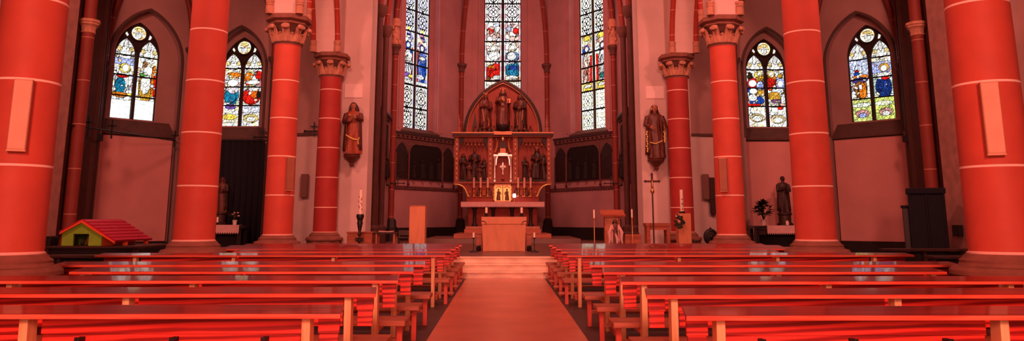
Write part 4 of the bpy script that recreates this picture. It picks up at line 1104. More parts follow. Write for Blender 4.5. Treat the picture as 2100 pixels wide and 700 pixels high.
poly = [(-hw, 1.176)] + sum([[(-hw + 2 * hw * k / n, .985), (-hw + 2 * hw * (k + .5) / n, .93)] for k in range(n)], []) + [(hw, .985), (hw, 1.176)]
cl.prism(poly, frame((0, -.735, 0), (1, 0, 0), (0, -1, 0)), 0.0, .012)
for q in (-1, 1): cl.span((q * hw, -.735, .96), (q * (hw + .012), .1, 1.176))
tag(cl.build('altar_cloth', M['cloth'], None, (AXC, 33.9, 1.1), smooth=0), 'white cloth with zigzag lace edge on the high altar', 'cloth')

ap = thing('altarpiece', 'carved and gilded altarpiece with pointed gable of saints over the high altar', 'altarpiece', (AXC, 34.9, 1.1))
Z0 = 1.1
fA = frame((0, 0, -Z0), (1, 0, 0), (0, -1, 0))     # v is the height above the church floor
def ab(u0, v0, u1, v1, w0, w1, name, m, bev=0): return MB().prism([(u0, v0), (u1, v0), (u1, v1), (u0, v1)], fA, w0, w1).build(name, m, ap, smooth=0, bevel=bev)
ab(-1.66, 2.286, 1.66, 2.52, .1, .62, 'gradine_shelf', M['red_ground'], .01)
ab(-1.66, 2.52, 1.66, 2.545, .1, .66, 'gradine_lip', M['gilt_carving'])
pre = ab(-1.60, 2.545, 1.60, 3.14, -.1, .30, 'predella', M['red_ground'])
for s in (-1, 1):
    # flared bracket ends
    q = [(1.55, 2.545), (1.62, 2.6), (1.66, 2.72), (1.74, 2.9), (1.88, 3.04), (2.06, 3.11), (2.26, 3.13), (2.26, 3.17), (1.55, 3.17)]
    MB().prism([(s * a, b) for a, b in q], fA, -.1, .34).build('predella_bracket', M['cedar_panel'], ap, smooth=0)
    MB().tube([fA(s * a, b, .35) for a, b in q[:7]], .032, 8).build('bracket_moulding', M['gold_bright'], ap)
    for k in range(5):
        MB().ball(fA(s * (1.45 + .07 * k), 2.66 + .09 * k, .31), (.045, .03, .045), 8, 6).build('gilt_boss', M['gold'], ap)
    ab(min(s * .5, s * 1.5), 2.58, max(s * .5, s * 1.5), 3.10, .30, .315, 'painted_panel', M['cedar_panel'])
    for k in range(4):
        x = s * (.62 + .24 * k)
        m = MB(); m.loft([ring(z, rx, .05, 0, 0, .06, 16, 5, k) for z, rx in ((0, .11), (.12, .12), (.22, .09), (.27, .03))]); m.ball((0, 0, .33), (.05, .05, .065), 10, 8)
        m.v = [tuple(fA(x, 2.60, .34) + Vector(p)) for p in m.v]
        m.build('predella_bust', M['robe_orange'] if k % 2 else M['carved_brown'], pre, smooth=60)
ab(-2.28, 3.15, 2.28, 3.23, -.1, .40, 'lower_cornice', M['gilt_carving'], .01)
ab(-2.24, 3.23, 2.24, 5.32, -.25, .02, 'back_board', M['cedar_panel'])
for a, b in ((-2.25, -2.06), (-.70, -.47), (.47, .70), (2.06, 2.25)):
    pil = ab(a, 3.23, b, 5.32, .02, .34, 'gilt_pilaster', M['gilt_carving'], .012)
    for k in range(9):
        c_ = fA((a + b) / 2, 3.38 + .225 * k, .345)
        MB().ball(c_, (.055, .02, .075), 8, 6).build('pilaster_rosette', M['gold'], pil)
ab(-2.30, 5.32, 2.30, 5.38, -.25, .42, 'upper_cornice', M['gilt_carving'])
ab(-2.36, 5.38, 2.36, 5.47, -.25, .50, 'upper_cornice', M['carved_dark'])
ab(-2.38, 5.47, 2.38, 5.53, -.25, .54, 'cornice_lip', M['gold'], .01)
ab(-.42, 5.40, .42, 5.56, .50, .60, 'cornice_break', M['gold'], .01)
def relief_figure(x, z, h, m, seed, dx=0, skin=None, y=.18, hair=None, rz=0):
    figure(ap, h, m, skin or M['dark_skin'], hair or M['carved_dark'], seed=seed, origin=fA(x, z, y), rz=rz, nest=True, long_hair=seed % 2 == 0, beard=seed % 3 == 0)
for s in (-1, 1):
    u0, u1 = (-2.06, -.70) if s < 0 else (.70, 2.06)
    # tracery canopy of each relief
    n = 5
    for k in range(n):
        a = u0 + .24 + (u1 - u0 - .48) * k / n; b = u0 + .24 + (u1 - u0 - .48) * (k + 1) / n
        MB().tube([fA(u, v, .2) for u, v in pointed(a, b, 4.98, .8, 6)], .026, 6).build('canopy_arch', M['gilt_carving'], ap)
        MB().ball(fA(b, 4.96, .22), (.035, .035, .05), 8, 6).build('canopy_pendant', M['gold'], ap)
    ab(u0 + .24, 5.10, u1 - .24, 5.32, .02, .19, 'canopy_band', M['gilt_carving'])
    for q in (u0, u1):
        sgn = 1 if q == u0 else -1
        MB().prism([(q, 5.32), (q, 4.7), (q + sgn * .08, 4.95), (q + sgn * .24, 5.15), (q + sgn * .24, 5.32)], fA, .02, .2).build('canopy_spandrel', M['carved_dark'], ap, smooth=0)
    ab(u0, 3.23, u1, 3.36, .02, .25, 'relief_ground', M['carved_dark'])
relief_figure(-1.32, 3.36, 1.42, M['carved_dark'], 3)
relief_figure(-1.84, 3.36, 1.18, M['carved_dark'], 4, rz=.5)
relief_figure(-.90, 3.34, .98, M['carved_dark'], 6, rz=-.6)
relief_figure(-1.58, 3.34, .78, M['carved_brown'], 5, y=.26)
relief_figure(-1.08, 3.34, .62, M['carved_brown'], 9, y=.28)
relief_figure(1.04, 3.36, 1.05, M['carved_dark'], 7, rz=.6)
relief_figure(1.36, 3.36, .66, M['carved_brown'], 12, y=.28)
relief_figure(1.88, 3.36, 1.2, M['carved_dark'], 10, rz=-.3)
figure(ap, 1.42, M['carved_dark'], M['dark_skin'], M['carved_dark'], seated=True, seed=2, origin=fA(1.60, 3.40, .14), rz=-.35, nest=True, veil=M['carved_dark'], crown=M['gold'])
MB().prism([(1.2, 3.36), (1.9, 3.36), (1.86, 3.7), (1.3, 3.66)], fA, .02, .22).build('carved_throne', M['carved_dark'], ap, smooth=0)
# middle niche and tabernacle
ab(-.47, 3.23, .47, 5.32, .02, .05, 'niche_back', M['red_ground'])
tb = MB(); tb.prism([(-.27, 3.23), (.27, 3.23), (.27, 4.12)] + list(reversed(pointed(-.27, .27, 4.12, .75, 8)))[1:-1] + [(-.27, 4.12)], fA, .05, .14)
tb.build('niche_door', M['cedar_panel'], ap, smooth=0)
for s in (-1, 1):
    m = MB()
    m.lathe([(.07, 3.23), (.07, 3.32), (.045, 3.36), (.045, 4.28), (.07, 4.32), (.085, 4.42), (.05, 4.45)], 10, (0, 0, 0))
    m.v = [tuple(fA(s * .375, p[2], .30) + Vector((p[0], p[1], 0))) for p in m.v]
    m.build('silver_colonnette', M['silver'], ap)
    MB().ball(fA(s * .375, 3.40, .36), (.05, .04, .07), 8, 6).build('colonnette_leaf', M['silver'], ap)
    m = MB(); m.prism([(s * .30, 4.0), (s * .34, 4.0), (s * .34, 4.42), (s * .22, 4.42), (s * .27, 4.28)], fA, .2, .3); m.build('niche_spandrel', M['silver'], ap, smooth=0)
ab(-.44, 4.42, .44, 4.50, .05, .38, 'niche_canopy', M['silver'], .01)
ab(-.22, 4.50, .22, 4.56, .05, .38, 'niche_canopy', M['silver'], .01)
ab(-.14, 4.56, .14, 4.80, .1, .34, 'canopy_lantern', M['gold'], .01)
m = MB(); m.prism([(-.20, 4.80), (.20, 4.80), (.11, 5.02), (.03, 5.20), (-.03, 5.20), (-.11, 5.02)], fA, .1, .36); m.build('canopy_spire', M['carved_dark'], ap, smooth=0)
m = MB(); m.span(fA(-.018, 5.16, .36), fA(.018, 5.32, .39)); m.span(fA(-.06, 5.23, .36), fA(.06, 5.26, .39)); m.build('spire_cross', M['gold_bright'], ap, smooth=0)
for s in (-1, 1):
    m = MB(); m.tube([fA(s * .36, 4.6, .3), fA(s * .28, 4.85, .3), fA(s * .26, 5.1, .3), fA(s * .32, 5.28, .3)], [.05, .05, .04, .03], 8); m.build('carved_angel_wing', M['gold'], ap)
m = MB()
for a in range(4):
    c_ = fA(.09 * math.cos(a * PI / 2), 3.93 + .09 * math.sin(a * PI / 2), .17); m.ball(c_, (.07, .03, .07), 10, 7)
m.ball(fA(0, 3.93, .18), (.09, .04, .09), 10, 7); m.span(fA(-.02, 4.0, .16), fA(.02, 4.14, .19))
m.build('monstrance', M['silver'], ap)
m = MB(); m.lathe([(.09, 3.36), (.08, 3.40), (.03, 3.44), (.025, 3.56)], 10); m.v = [tuple(fA(p[0], p[2], .2) + Vector((0, p[1], 0))) for p in m.v]; m.build('monstrance_foot', M['red_ground'], ap)
m = MB(); m.lathe([(.03, 3.56), (.045, 3.62), (.03, 3.68), (.028, 3.86)], 10); m.v = [tuple(fA(p[0], p[2], .2) + Vector((0, p[1], 0))) for p in m.v]; m.build('monstrance_stem', M['silver'], ap)
# gable
g0, g1, gs = -1.78, 1.78, 5.53
garch = [(u, gs + (v - gs) * 1.0) for u, v in pointed(g0, g1, gs + .02, .80, 24)]
ga = max(v for u, v in garch); garch = [(u, gs + (v - gs) * (8.02 - gs) / (ga - gs)) for u, v in garch]
MB().prism(garch, fA, -.25, -.02).build('gable_panel', M['cedar_panel'], ap, smooth=0)
MB().tube([fA(u, v, .05) for u, v in garch], .10, 10, sq=(1, 1)).build('gable_arch', M['carved_dark'], ap)
MB().tube([fA(u * .955, gs + (v - gs) * .965, .10) for u, v in garch], .03, 8).build('gable_gilt_bead', M['gold'], ap)
MB().tube([fA(u * 1.03, gs + (v - gs) * 1.025, .06) for u, v in garch], .03, 8).build('gable_gilt_bead', M['gold'], ap)
ex = figure(ap, 1.72, M['robe_brown'], M['statue_skin'], M['carved_dark'], seated=True, seed=21, cloak=M['carved_brown'], crown=M['gold'], beard=True, origin=fA(0, 5.86, .28), nest=True,
            arms=[((-.135, 0, .775), (-.18, -.06, .63), (-.08, -.2, .70)), ((.135, 0, .775), (.18, -.06, .62), (.15, -.2, .64))])
g = MB(); g.box((.16, -.2, .66), (.09, .03, .12)); g.ball((-.01, -.11, .72), (.035, .02, .05), 8, 6); g.ball((.03, -.11, .68), (.02, .02, .05), 8, 6)
ex(g, 'gilt_book', M['gold'])
g = MB()
for a in range(8): g.tube([(.075 * math.cos(a * PI / 4), .05, .96 + .075 * math.sin(a * PI / 4)), (.13 * math.cos(a * PI / 4), .05, .96 + .13 * math.sin(a * PI / 4))], [.012, .004], 6)
ex(g, 'gilt_rays', M['gold'])
ex = figure(ap, 1.66, M['carved_brown'], M['dark_skin'], M['carved_dark'], seed=22, cloak=M['robe_brown'], veil=M['carved_brown'], origin=fA(-.82, 5.72, .16), rz=.45, nest=True, crown=M['gold'])
g = MB(); g.tube([(-.13, -.07, .55), (-.12, -.1, .4), (-.1, -.12, .2)], .014, 6); g.tube([(.0, -.14, .3), (.04, -.15, .2), (.02, -.16, .06)], .013, 6); ex(g, 'gilt_hem', M['gold'])
ex = figure(ap, 1.72, M['carved_brown'], M['dark_skin'], M['carved_dark'], seed=27, cloak=M['carved_dark'], beard=True, origin=fA(.82, 5.66, .16), rz=-.45, nest=True)
g = MB(); g.tube([(-.02, -.14, .5), (-.03, -.15, .35), (.0, -.16, .12)], .013, 6); g.tube([(.12, -.09, .55), (.12, -.1, .4), (.1, -.12, .25)], .012, 6); ex(g, 'gilt_hem', M['gold'])
for s in (-1, 1):
    for k in range(5):
        x = s * (.42 + .22 * k)
        m = MB(); m.loft([ring(z, rx, .07, 0, 0, .1, 14, 5, k) for z, rx in ((0, .13), (.08, .12), (.17 + .03 * (k % 2), .09), (.24, .04))]); m.ball((0, -.02, .30), (.05, .05, .06), 10, 8)
        m.v = [tuple(fA(x, 5.53, .22) + Vector(p)) for p in m.v]
        m.build('carved_cherub', M['carved_dark'] if k % 2 else M['carved_brown'], ap, smooth=60)
m = MB(); m.prism([(-1.42, 5.55), (-1.22, 5.55), (-1.22, 5.98), (-1.28, 6.2), (-1.32, 6.55), (-1.36, 6.2), (-1.42, 5.98)], fA, .0, .14); m.build('carved_turret', M['carved_dark'], ap, smooth=0)
MB().ball(fA(0, 5.86, .50), (.33, .26, .33), 20, 14).build('carved_globe', M['black_base'], ap)
for s in (-1, 1):
    m = MB(); m.lathe([(.09, 5.53), (.09, 5.75), (.05, 5.8), (.08, 5.9), (.05, 5.98), (.07, 6.08), (.02, 6.3), (.035, 6.36), (.0, 6.42)], 8)
    m.v = [tuple(fA(s * 2.08 + p[0], p[2], .2) + Vector((0, p[1], 0))) for p in m.v]
    m.build('pinnacle', M['gilt_carving'], ap)
# golden tabernacle door standing on the altar
tb = thing('tabernacle', 'shining golden tabernacle front with two embossed figures on the high altar', 'tabernacle', (AXC, 33.93, 2.285))
MB().box((0, .06, .40), (.86, .12, .80)).build('case', M['gold_bright'], tb, bevel=.01)
for s in (-1, 1):
    fr_ = MB().box((s * .40, -.012, .40), (.06, .03, .80)).build('frame_rail', M['gold'], tb, bevel=.005)
    for k in range(5): MB().ball((s * .40, -.03, .08 + .16 * k), .022, 8, 6).build('frame_stud', M['red_ground'], fr_)
    m = MB(); m.loft([ring(z, rx, .03, 0, 0, .08, 14, 5, s) for z, rx in ((.08, .09), (.2, .085), (.36, .06), (.46, .07), (.50, .025))]); m.ball((0, 0, .555), (.038, .03, .05), 10, 8)
    m.tube([(s * -.06, -.0, .46), (s * -.12, -.01, .36), (s * -.04, -.03, .36)], .018, 6)
    m.v = [(p[0] + s * .19, p[1] - .015, p[2]) for p in m.v]; m.build('embossed_figure', M['robe_brown'], tb, smooth=60)
    m = MB(); m.tube([(s * .05, -.01, .66), (s * .2, -.01, .70), (s * .33, -.01, .64)], .016, 6); m.build('embossed_scroll', M['robe_orange'], tb)
for z in (.03, .77): MB().box((0, -.012, z), (.86, .03, .06)).build('frame_rail', M['gold'], tb, bevel=.005)
MB().box((0, -.02, .40), (.035, .03, .66)).build('centre_bar', M['robe_orange'], tb, bevel=.004)
# candlesticks
def candlestick(p, h, ch, label, group, m_s, r=.05, wax='pale_wax', dish=.14, cat='candlestick', sc=1.0):
    t = thing('altar_candlestick', label, cat, p, group=group)
    MB().lathe([(dish, 0), (dish, .025), (.05, .05), (.03, .09), (.025, h * .4), (.05, h * .5), (.025, h * .58), (.025, h * .85), (.085, h * .95), (.09, h)], 14).build('stem', m_s, t)
    cd = MB().lathe([(r, h), (r, h + ch), (r * .5, h + ch + .01)], 12).build('candle', M[wax], t)
    MB().tube([(0, 0, h + ch), (.003, 0, h + ch + .04)], .004, 5).build('wick', M['iron'], cd)
    return t
for k, x in enumerate((-1.33, -1.02, -.69, .71, 1.0, 1.29)):
    nm = ['outermost', 'second', 'innermost', 'innermost', 'second', 'outermost'][k]
    candlestick((AXC + x, 34.36, 2.547), .40, .46, '%s candlestick with tall brownish candle on the high altar shelf, %s' % (nm, 'window with blue figures side' if k < 3 else 'red lamp side'), 'altar candlesticks', M['brass'], .05)
lp = thing('sanctuary_lamp', 'small glowing pink sanctuary lamp beside the golden tabernacle', 'lamp', (AXC + .53, 34.02, 2.287))
MB().lathe([(.07, 0), (.07, .02), (.03, .05), (.03, .16), (.06, .2)], 12).build('lamp_foot', M['brass'], lp)
MB().lathe([(.05, .2), (.07, .24), (.07, .34), (.05, .38)], 12).build('lamp_glass', glow_mat('pink_glow', (1, .45, .5, 1), 9), lp)

# dark carved panels on the chancel walls
def wall_relief(fr, u0, u1, label, v0=3.42, v1=5.72):
    t = thing('wall_relief', label, 'relief', fr(0, 0, 0)); base = fr(0, 0, 0)
    f2 = lambda a, b, c=0.0: fr(a, b, c) - base
    W = u1 - u0
    def pr(poly, w0, w1, n, m): return MB().prism(poly, f2, w0, w1).build(n, m, t, smooth=0)
    pr([(u0, v0), (u1, v0), (u1, v1), (u0, v1)], .01, .06, 'back_board', M['frieze'])
    a, b = u0 + W * .22, u1 - W * .22
    ht = v1 - .55; rc = .45
    top = [(a + rc - rc * math.cos(PI / 2 * k / 8), ht - rc + rc * math.sin(PI / 2 * k / 8)) for k in range(9)]
    top += [(b - rc + rc * math.sin(PI / 2 * k / 8), ht - rc + rc * math.cos(PI / 2 * k / 8)) for k in range(9)]
    pr([(a, v0 + .05)] + top + [(b, v0 + .05)], .06, .10, 'arched_field', M['black_relief'])
    MB().tube([f2(u, v, .11) for u, v in [(a, v0 + .05)] + top + [(b, v0 + .05)]], .03, 6).build('field_moulding', M['frieze'], t)
    for (x0_, x1_) in ((u0 + .05, a - .08), (b + .08, u1 - .05)):
        pr([(x0_, v0 + .05)] + pointed(x0_, x1_, v0 + 1.15, .8, 6) + [(x1_, v0 + .05)], .06, .09, 'side_field', M['dark_relief'])
    for x in (u0 + .03, a - .04, b + .04, u1 - .03):
        MB().tube([f2(x, v0 - .22, .12), f2(x, v0 + 1.3, .12)], .035, 8).build('colonnette', M['carved_brown'], t)
        MB().ball(f2(x, v0 - .22, .12), (.06, .06, .08), 8, 6).build('colonnette_pendant', M['carved_dark'], t)
    pr([(u0 - .03, v1 - .30), (u1 + .03, v1 - .30), (u1 + .03, v1 - .1), (u0 - .03, v1 - .1)], .06, .12, 'frieze_band', M['frieze'])
    n = 14
    for k in range(n):
        MB().ball(f2(u0 + W * (k + .5) / n, v1 - .2, .125), (.07, .07, .045), 8, 6).build('frieze_flower', M['dark_relief'], t)
    pr([(u0 - .06, v1 - .1), (u1 + .06, v1 - .1), (u1 + .06, v1), (u0 - .06, v1)], .01, .16, 'cornice', M['carved_dark'])
    rr = random.Random(int(u1 * 100))
    for k in range(4):
        x = a + (b - a) * (k + .5) / 4; h = .8 + .3 * rr.random()
        m = MB(); m.loft([ring(z * h, rx, .045, 0, 0, .08, 16, 5, k) for z, rx in ((0, .17), (.3, .16), (.6, .12), (.76, .15), (.82, .05), (.86, .04))]); m.ball((0, 0, .93 * h), (.08, .05, .1), 10, 8)
        o = f2(x, v0 + .08, .125); m.v = [tuple(o + Vector(p)) for p in m.v]; m.build('carved_figure', M['black_relief'], t, smooth=60)
    return t
wall_relief(f_l, .25, LW - .75, 'dark carved wall panel with arched middle below the blue figured window')
wall_relief(f_r, .75, LW - .25, 'dark carved wall panel with arched middle below the red figured window')
f_sl = frame((-AX, 26.3, 0), (0, 1, 0), (1, 0, 0)); f_sr = frame((AX, 35.2, 0), (0, -1, 0), (-1, 0, 0))
wall_relief(f_sl, 5.3, 8.2, 'dark carved wall panel on the chancel wall beyond the black candlestick', 3.3, 6.3)
wall_relief(f_sr, 0.7, 3.6, 'dark carved wall panel on the chancel wall beyond the processional cross', 3.3, 6.3)
for fr, a, b in ((f_l, .2, LW - .2), (f_r, .2, LW - .2)):
    n = 26
    o = MB()
    o.prism([(a, 2.92), (b, 2.92), (b, 3.12), (a, 3.12)], fr, .005, .012)
    for k in range(n):
        for q in (-1, 1): o.ball(fr(a + (b - a) * (k + .5) / n, 3.02 + q * .04, .014), (.07, .07, .045), 8, 6, rot=(0, 0, 0))
    struct(o.build('trim_leaf_frieze', M['leaf_frieze']), 'dark leaf frieze under the carved wall panel')

# ------------------------------------------------------------------ chancel furniture
PZ = .517
al = thing('stone_altar', 'pale tan altar block at the top of the chancel steps', 'altar', (-.03, 23.75, PZ))
m = MB(); p = [(-.655, 0), (.655, 0), (.665, .10), (.70, .84), (-.70, .84), (-.665, .10)]
m.prism(p, frame((0, 0, 0), (1, 0, 0), (0, -1, 0)), -.75, 0); m.build('altar_body', M['tan_wood'], al, smooth=0, bevel=.012)
m = MB(); m.span((-.715, -.02, .84), (.715, .78, 1.07)); m.build('altar_top', M['tan_wood'], al, smooth=0, bevel=.012)
for s in (-1, 1):
    m = MB(); m.tube([(s * (.715 - .0), -.024, .93), (s * .64, -.024, .935), (s * .58, -.024, .90), (s * .56, -.024, .83)], .012, 6); m.build('carved_groove', M['dark_wood'], al)
    m = MB(); m.span((s * .58, -.03, .0), (s * .66, -.002, .05)); m.build('altar_foot', M['tan_wood'], al, smooth=0)
bk = thing('altar_bench', 'low brown wooden bench showing on both sides behind the tan altar', 'bench', (-.03, 24.75, PZ))
MB().span((-.93, 0, .50), (.93, .4, .56)).build('seat', M['brown_wood'], bk, smooth=0, bevel=.01)
for s in (-1, 1): MB().span((s * .72, .02, 0), (s * .91, .38, .498)).build('leg', M['brown_wood'], bk, smooth=0, bevel=.01)
for s, nm in ((-1, 'tan stele'), (1, 'wooden lectern')):
    candlestick((-.03 + s * .57, 24.25, PZ + 1.071), .12, .17, 'white candle in black holder on the tan altar top, on the %s side' % nm, 'altar top candles', M['iron'], .04, 'wax', .07, 'candle')
    t = thing('floor_candlestick', 'thin iron floor candlestick with short white candle beside the altar, on the %s side' % nm, 'candlestick', (-.03 + s * .935, 23.2, PZ))
    MB().lathe([(.13, 0), (.13, .02), (.03, .05), (.013, .08), (.013, .40), (.045, .42), (.045, .44)], 14).build('stand', M['iron'], t)
    MB().lathe([(.034, .44), (.034, .58), (.015, .59)], 12).build('candle', M['wax'], t)
    t = thing('flower_bowl', 'small dark bowl of greenery by the altar foot, on the %s side' % nm, 'bowl', (-.03 + s * .80, 23.95, PZ))
    MB().lathe([(.05, 0), (.07, .02), (.09, .09), (.085, .09), (.06, .03)], 12).build('bowl', M['black_base'], t)
    m = MB()
    for k in range(10): a = k * 2.4; m.ball((.05 * math.cos(a), .05 * math.sin(a), .12 + .02 * (k % 3)), (.035, .035, .03), 6, 5)
    m.build('foliage', M['leaf'], t)
st = thing('tan_stele', 'tall plain tan block standing alone in front of the chancel wall', 'pedestal', (-2.56, 21.9, PZ))
MB().box((0, .22, .68), (.46, .44, 1.36), taper=(1.0, 1.0)).build('block', M['tan_wood'], st, bevel=.012)
MB().box((0, .22, 1.375), (.44, .42, .02)).build('top_plate', M['tan_wood'], st, bevel=.006)
MB().tube([(.14, .1, 1.384), (.14, .1, 1.50)], .008, 6).build('microphone_stem', M['steel'], st)
# black floor candlestick with a tall candle
t = thing('tall_candlestick', 'tall black wrought candlestick with thick decorated candle before the white pier', 'candlestick', (-4.22, 21.9, PZ))
MB().lathe([(.20, 0), (.20, .03), (.08, .07), (.035, .12), (.035, .34), (.05, .36), (.03, .42), (.03, .52), (.06, .56), (.035, .62), (.06, .75), (.085, .90), (.07, .95), (.09, 1.0), (.115, 1.08), (.10, 1.14), (.05, 1.13)], 18).build('stand', M['iron'], t)
for k in range(6):
    a = k * PI / 3
    MB().tube([(.04 * math.cos(a), .04 * math.sin(a), .36), (.11 * math.cos(a), .11 * math.sin(a), .38), (.12 * math.cos(a), .12 * math.sin(a), .46), (.06 * math.cos(a), .06 * math.sin(a), .44)], .016, 6).build('crown_scroll', M['iron'], t)
MB().lathe([(.05, 1.12), (.05, 1.84), (.02, 1.85)], 16).build('candle', M['wax'], t)
m = MB()
for k in range(9): m.ball((.05 * math.cos(k * 1.9) * 1.0, -.045, 1.28 + .045 * k), (.018, .012, .02), 6, 5)
m.build('wax_ornament', M['robe_orange'], t)
MB().tube([(0, 0, 1.85), (0, 0, 1.89)], .004, 5).build('wick', M['iron'], t)
t = thing('low_cabinet', 'low brown wooden sideboard behind the tall black candlestick', 'sideboard', (-4.3, 23.2, PZ))
MB().span((-.55, 0, .02), (.22, .5, .58)).build('body', M['brown_wood'], t, smooth=0, bevel=.01)
MB().span((-.58, -.03, .58), (.25, .52, .615)).build('cabinet_top', M['brown_wood'], t, smooth=0, bevel=.008)
for x in (-.36, .03): MB().span((x - .17, -.015, .06), (x + .17, -.002, .54)).build('cabinet_door', M['brown_wood'], t, smooth=0, bevel=.005)
t = thing('folding_table', 'small dark topped table between the sideboard and the tan block', 'table', (-3.65, 23.4, PZ))
MB().span((-.36, -.22, .555), (.30, .3, .60)).build('table_top', M['dark_wood'], t, smooth=0, bevel=.006)
for a in (-.3, .24):
    for b in (-.16, .24): MB().span((a - .03, b - .03, 0), (a + .03, b + .03, .554)).build('leg', M['brown_wood'], t, smooth=0)
t = thing('altar_book', 'white book lying open on the dark topped table', 'book', (-3.67, 23.35, PZ + .601))
for s in (-1, 1): MB().box((s * .115, 0, .02), (.22, .28, .03), rot=(0, s * -.06, 0)).build('page_block', M['cloth'], t, bevel=.004)
MB().box((0, 0, .004), (.47, .3, .006)).build('book_cover', M['dark_wood'], t, smooth=0)
t = thing('wooden_chair', 'dark brown wooden chair beside the small dark topped table', 'chair', (-3.1, 23.2, PZ))
MB().span((-.2, -.2, .42), (.2, .2, .46)).build('seat', M['dark_wood'], t, smooth=0, bevel=.01)
MB().span((-.2, .18, .5), (.2, .21, .66)).build('backrest', M['dark_wood'], t, smooth=0, bevel=.01)
for a in (-.17, .17):
    MB().span((a - .02, -.19, 0), (a + .02, -.15, .42)).build('leg', M['dark_wood'], t, smooth=0); MB().span((a - .02, .17, 0), (a + .02, .21, .66)).build('leg', M['dark_wood'], t, smooth=0)

# lectern with a draped cloth
t = thing('lectern', 'wooden lectern with slanted top between two thin candle poles', 'lectern', (3.15, 22.0, PZ))
MB().box((0, .05, 1.17), (.72, .44, .035), rot=(R(24), 0, 0)).build('lectern_top', M['brown_wood'], t, bevel=.006)
MB().box((0, -.15, 1.10), (.72, .03, .07), rot=(R(24), 0, 0)).build('book_stop', M['brown_wood'], t, bevel=.004)
for s in (-1, 1): MB().span((s * .18, .0, .04), (s * .23, .22, 1.08)).build('side_panel', M['brown_wood'], t, smooth=0, bevel=.005)
MB().span((-.18, .08, .1), (.18, .11, 1.05)).build('front_panel', M['tan_wood'], t, smooth=0)
MB().span((-.3, -.08, 0), (.3, .32, .04)).build('foot', M['brown_wood'], t, smooth=0, bevel=.006)
t = thing('carved_statue', 'small dark robed figure set before the lectern with white drapery', 'statue', (3.17, 21.64, PZ + .25))
ex = figure(t, .74, M['robe_brown'], M['dark_skin'], M['carved_dark'], cloak=M['cloth'], seed=14)
g = MB()
for s in (-1, 1): g.tube([(s * .16, -.06, .72), (s * .24, -.08, .5), (s * .22, -.06, .25), (s * .27, -.06, .02)], [.04, .07, .06, .02], 8)
g.tube([(-.02, -.16, .45), (.05, -.18, .25), (.02, -.17, .0)], [.03, .06, .02], 8)
ex(g, 'drapery_fold', M['cloth'])
MB().lathe([(.16, -.25), (.16, -.2), (.06, -.16), (.06, -.05), (.14, -.02), (.14, 0)], 14).build('pedestal', M['brown_wood'], t)
for k, (x, y, h, nm) in enumerate(((2.60, 21.9, 1.26, 'altar'), (3.76, 22.2, 1.28, 'processional cross'))):
    t = thing('candle_pole', 'thin pale pole with a slim white candle beside the lectern, on the %s side' % nm, 'candlestick', (x, y, PZ))
    MB().lathe([(.14, 0), (.14, .015), (.03, .04), (.016, .07), (.016, h - .28), (.035, h - .26), (.035, h - .23)], 12).build('pole', M['brass'], t)
    MB().lathe([(.026, h - .23), (.026, h), (.01, h + .01)], 10).build('candle', M['wax'], t)
t = thing('box_stool', 'low brown wooden stool with dark cushion next to the candle pole', 'stool', (3.95, 23.2, PZ))
MB().span((-.25, 0, .02), (.25, .4, .54)).build('body', M['brown_wood'], t, smooth=0, bevel=.01)
MB().span((-.62, .02, .541), (.2, .42, .60)).build('cushion', M['dark_wood'], t, smooth=0, bevel=.02)
MB().span((-.6, .05, 0), (-.54, .35, .54)).build('leg', M['dark_wood'], t, smooth=0)
# processional cross
t = thing('processional_cross', 'tall processional crucifix on a thin dark staff in front of the white pier', 'cross', (4.23, 21.4, PZ))
MB().tube([(0, 0, .03), (0, 0, 1.78)], .022, 10).build('staff', M['dark_wood'], t)
MB().lathe([(.035, 1.72), (.06, 1.78), (.05, 1.83), (.025, 1.87)], 12).build('knop', M['brass'], t)
m = MB(); m.span((-.03, -.015, 1.85), (.03, .015, 2.27)); m.span((-.185, -.015, 2.04), (.185, .015, 2.10))
for (x, z) in ((-.2, 2.07), (.2, 2.07), (0, 2.28)):
    for a in range(3):
        w = a * 2 * PI / 3 + (PI / 2 if x == 0 else (0 if x > 0 else PI)); m.ball((x + .022 * math.cos(w), 0, z + .022 * math.sin(w)), .022, 8, 6)
m.build('cross', M['dark_wood'], t, smooth=40)
m = MB(); m.loft([ring(z, rx, .018, 0, -.03, 0, 10) for z, rx in ((1.89, .012), (1.95, .018), (2.0, .026), (2.05, .03), (2.08, .014))]); m.ball((.006, -.035, 2.105), (.018, .018, .024), 8, 6)
for s in (-1, 1): m.tube([(s * .02, -.03, 2.07), (s * .09, -.028, 2.085), (s * .15, -.026, 2.09)], [.011, .009, .008], 6)
m.build('corpus', M['brass'], t, smooth=60)
for a in range(4):
    w = a * PI / 2 + PI / 4
    MB().tube([(0, 0, .14), (.08 * math.cos(w), .08 * math.sin(w), .07), (.17 * math.cos(w), .17 * math.sin(w), .01)], .018, 6).build('foot', M['iron'], t)
t = thing('side_table', 'brown wooden side table with open front behind the processional cross', 'table', (4.62, 22.6, PZ))
MB().span((-.37, 0, .78), (.37, .5, .88)).build('table_top', M['brown_wood'], t, smooth=0, bevel=.01)
for s in (-1, 1):
    MB().span((s * .25, .02, 0), (s * .35, .46, .779)).build('leg', M['brown_wood'], t, smooth=0, bevel=.006)
MB().span((-.25, .04, .68), (.25, .08, .779)).build('apron', M['brown_wood'], t, smooth=0)
t = thing('paschal_candle_stand', 'tan wooden block carrying a tall decorated white candle', 'candle stand', (5.13, 21.4, PZ))
MB().box((0, .18, .58), (.37, .34, 1.16)).build('block', M['tan_wood'], t, bevel=.012)
MB().lathe([(.09, 1.16), (.10, 1.19), (.06, 1.22)], 14, (-.03, .15, 0)).build('holder', M['iron'], t)
MB().lathe([(.05, 1.2), (.05, 1.83), (.02, 1.84)], 16, (-.03, .15, 0)).build('candle', M['wax'], t)
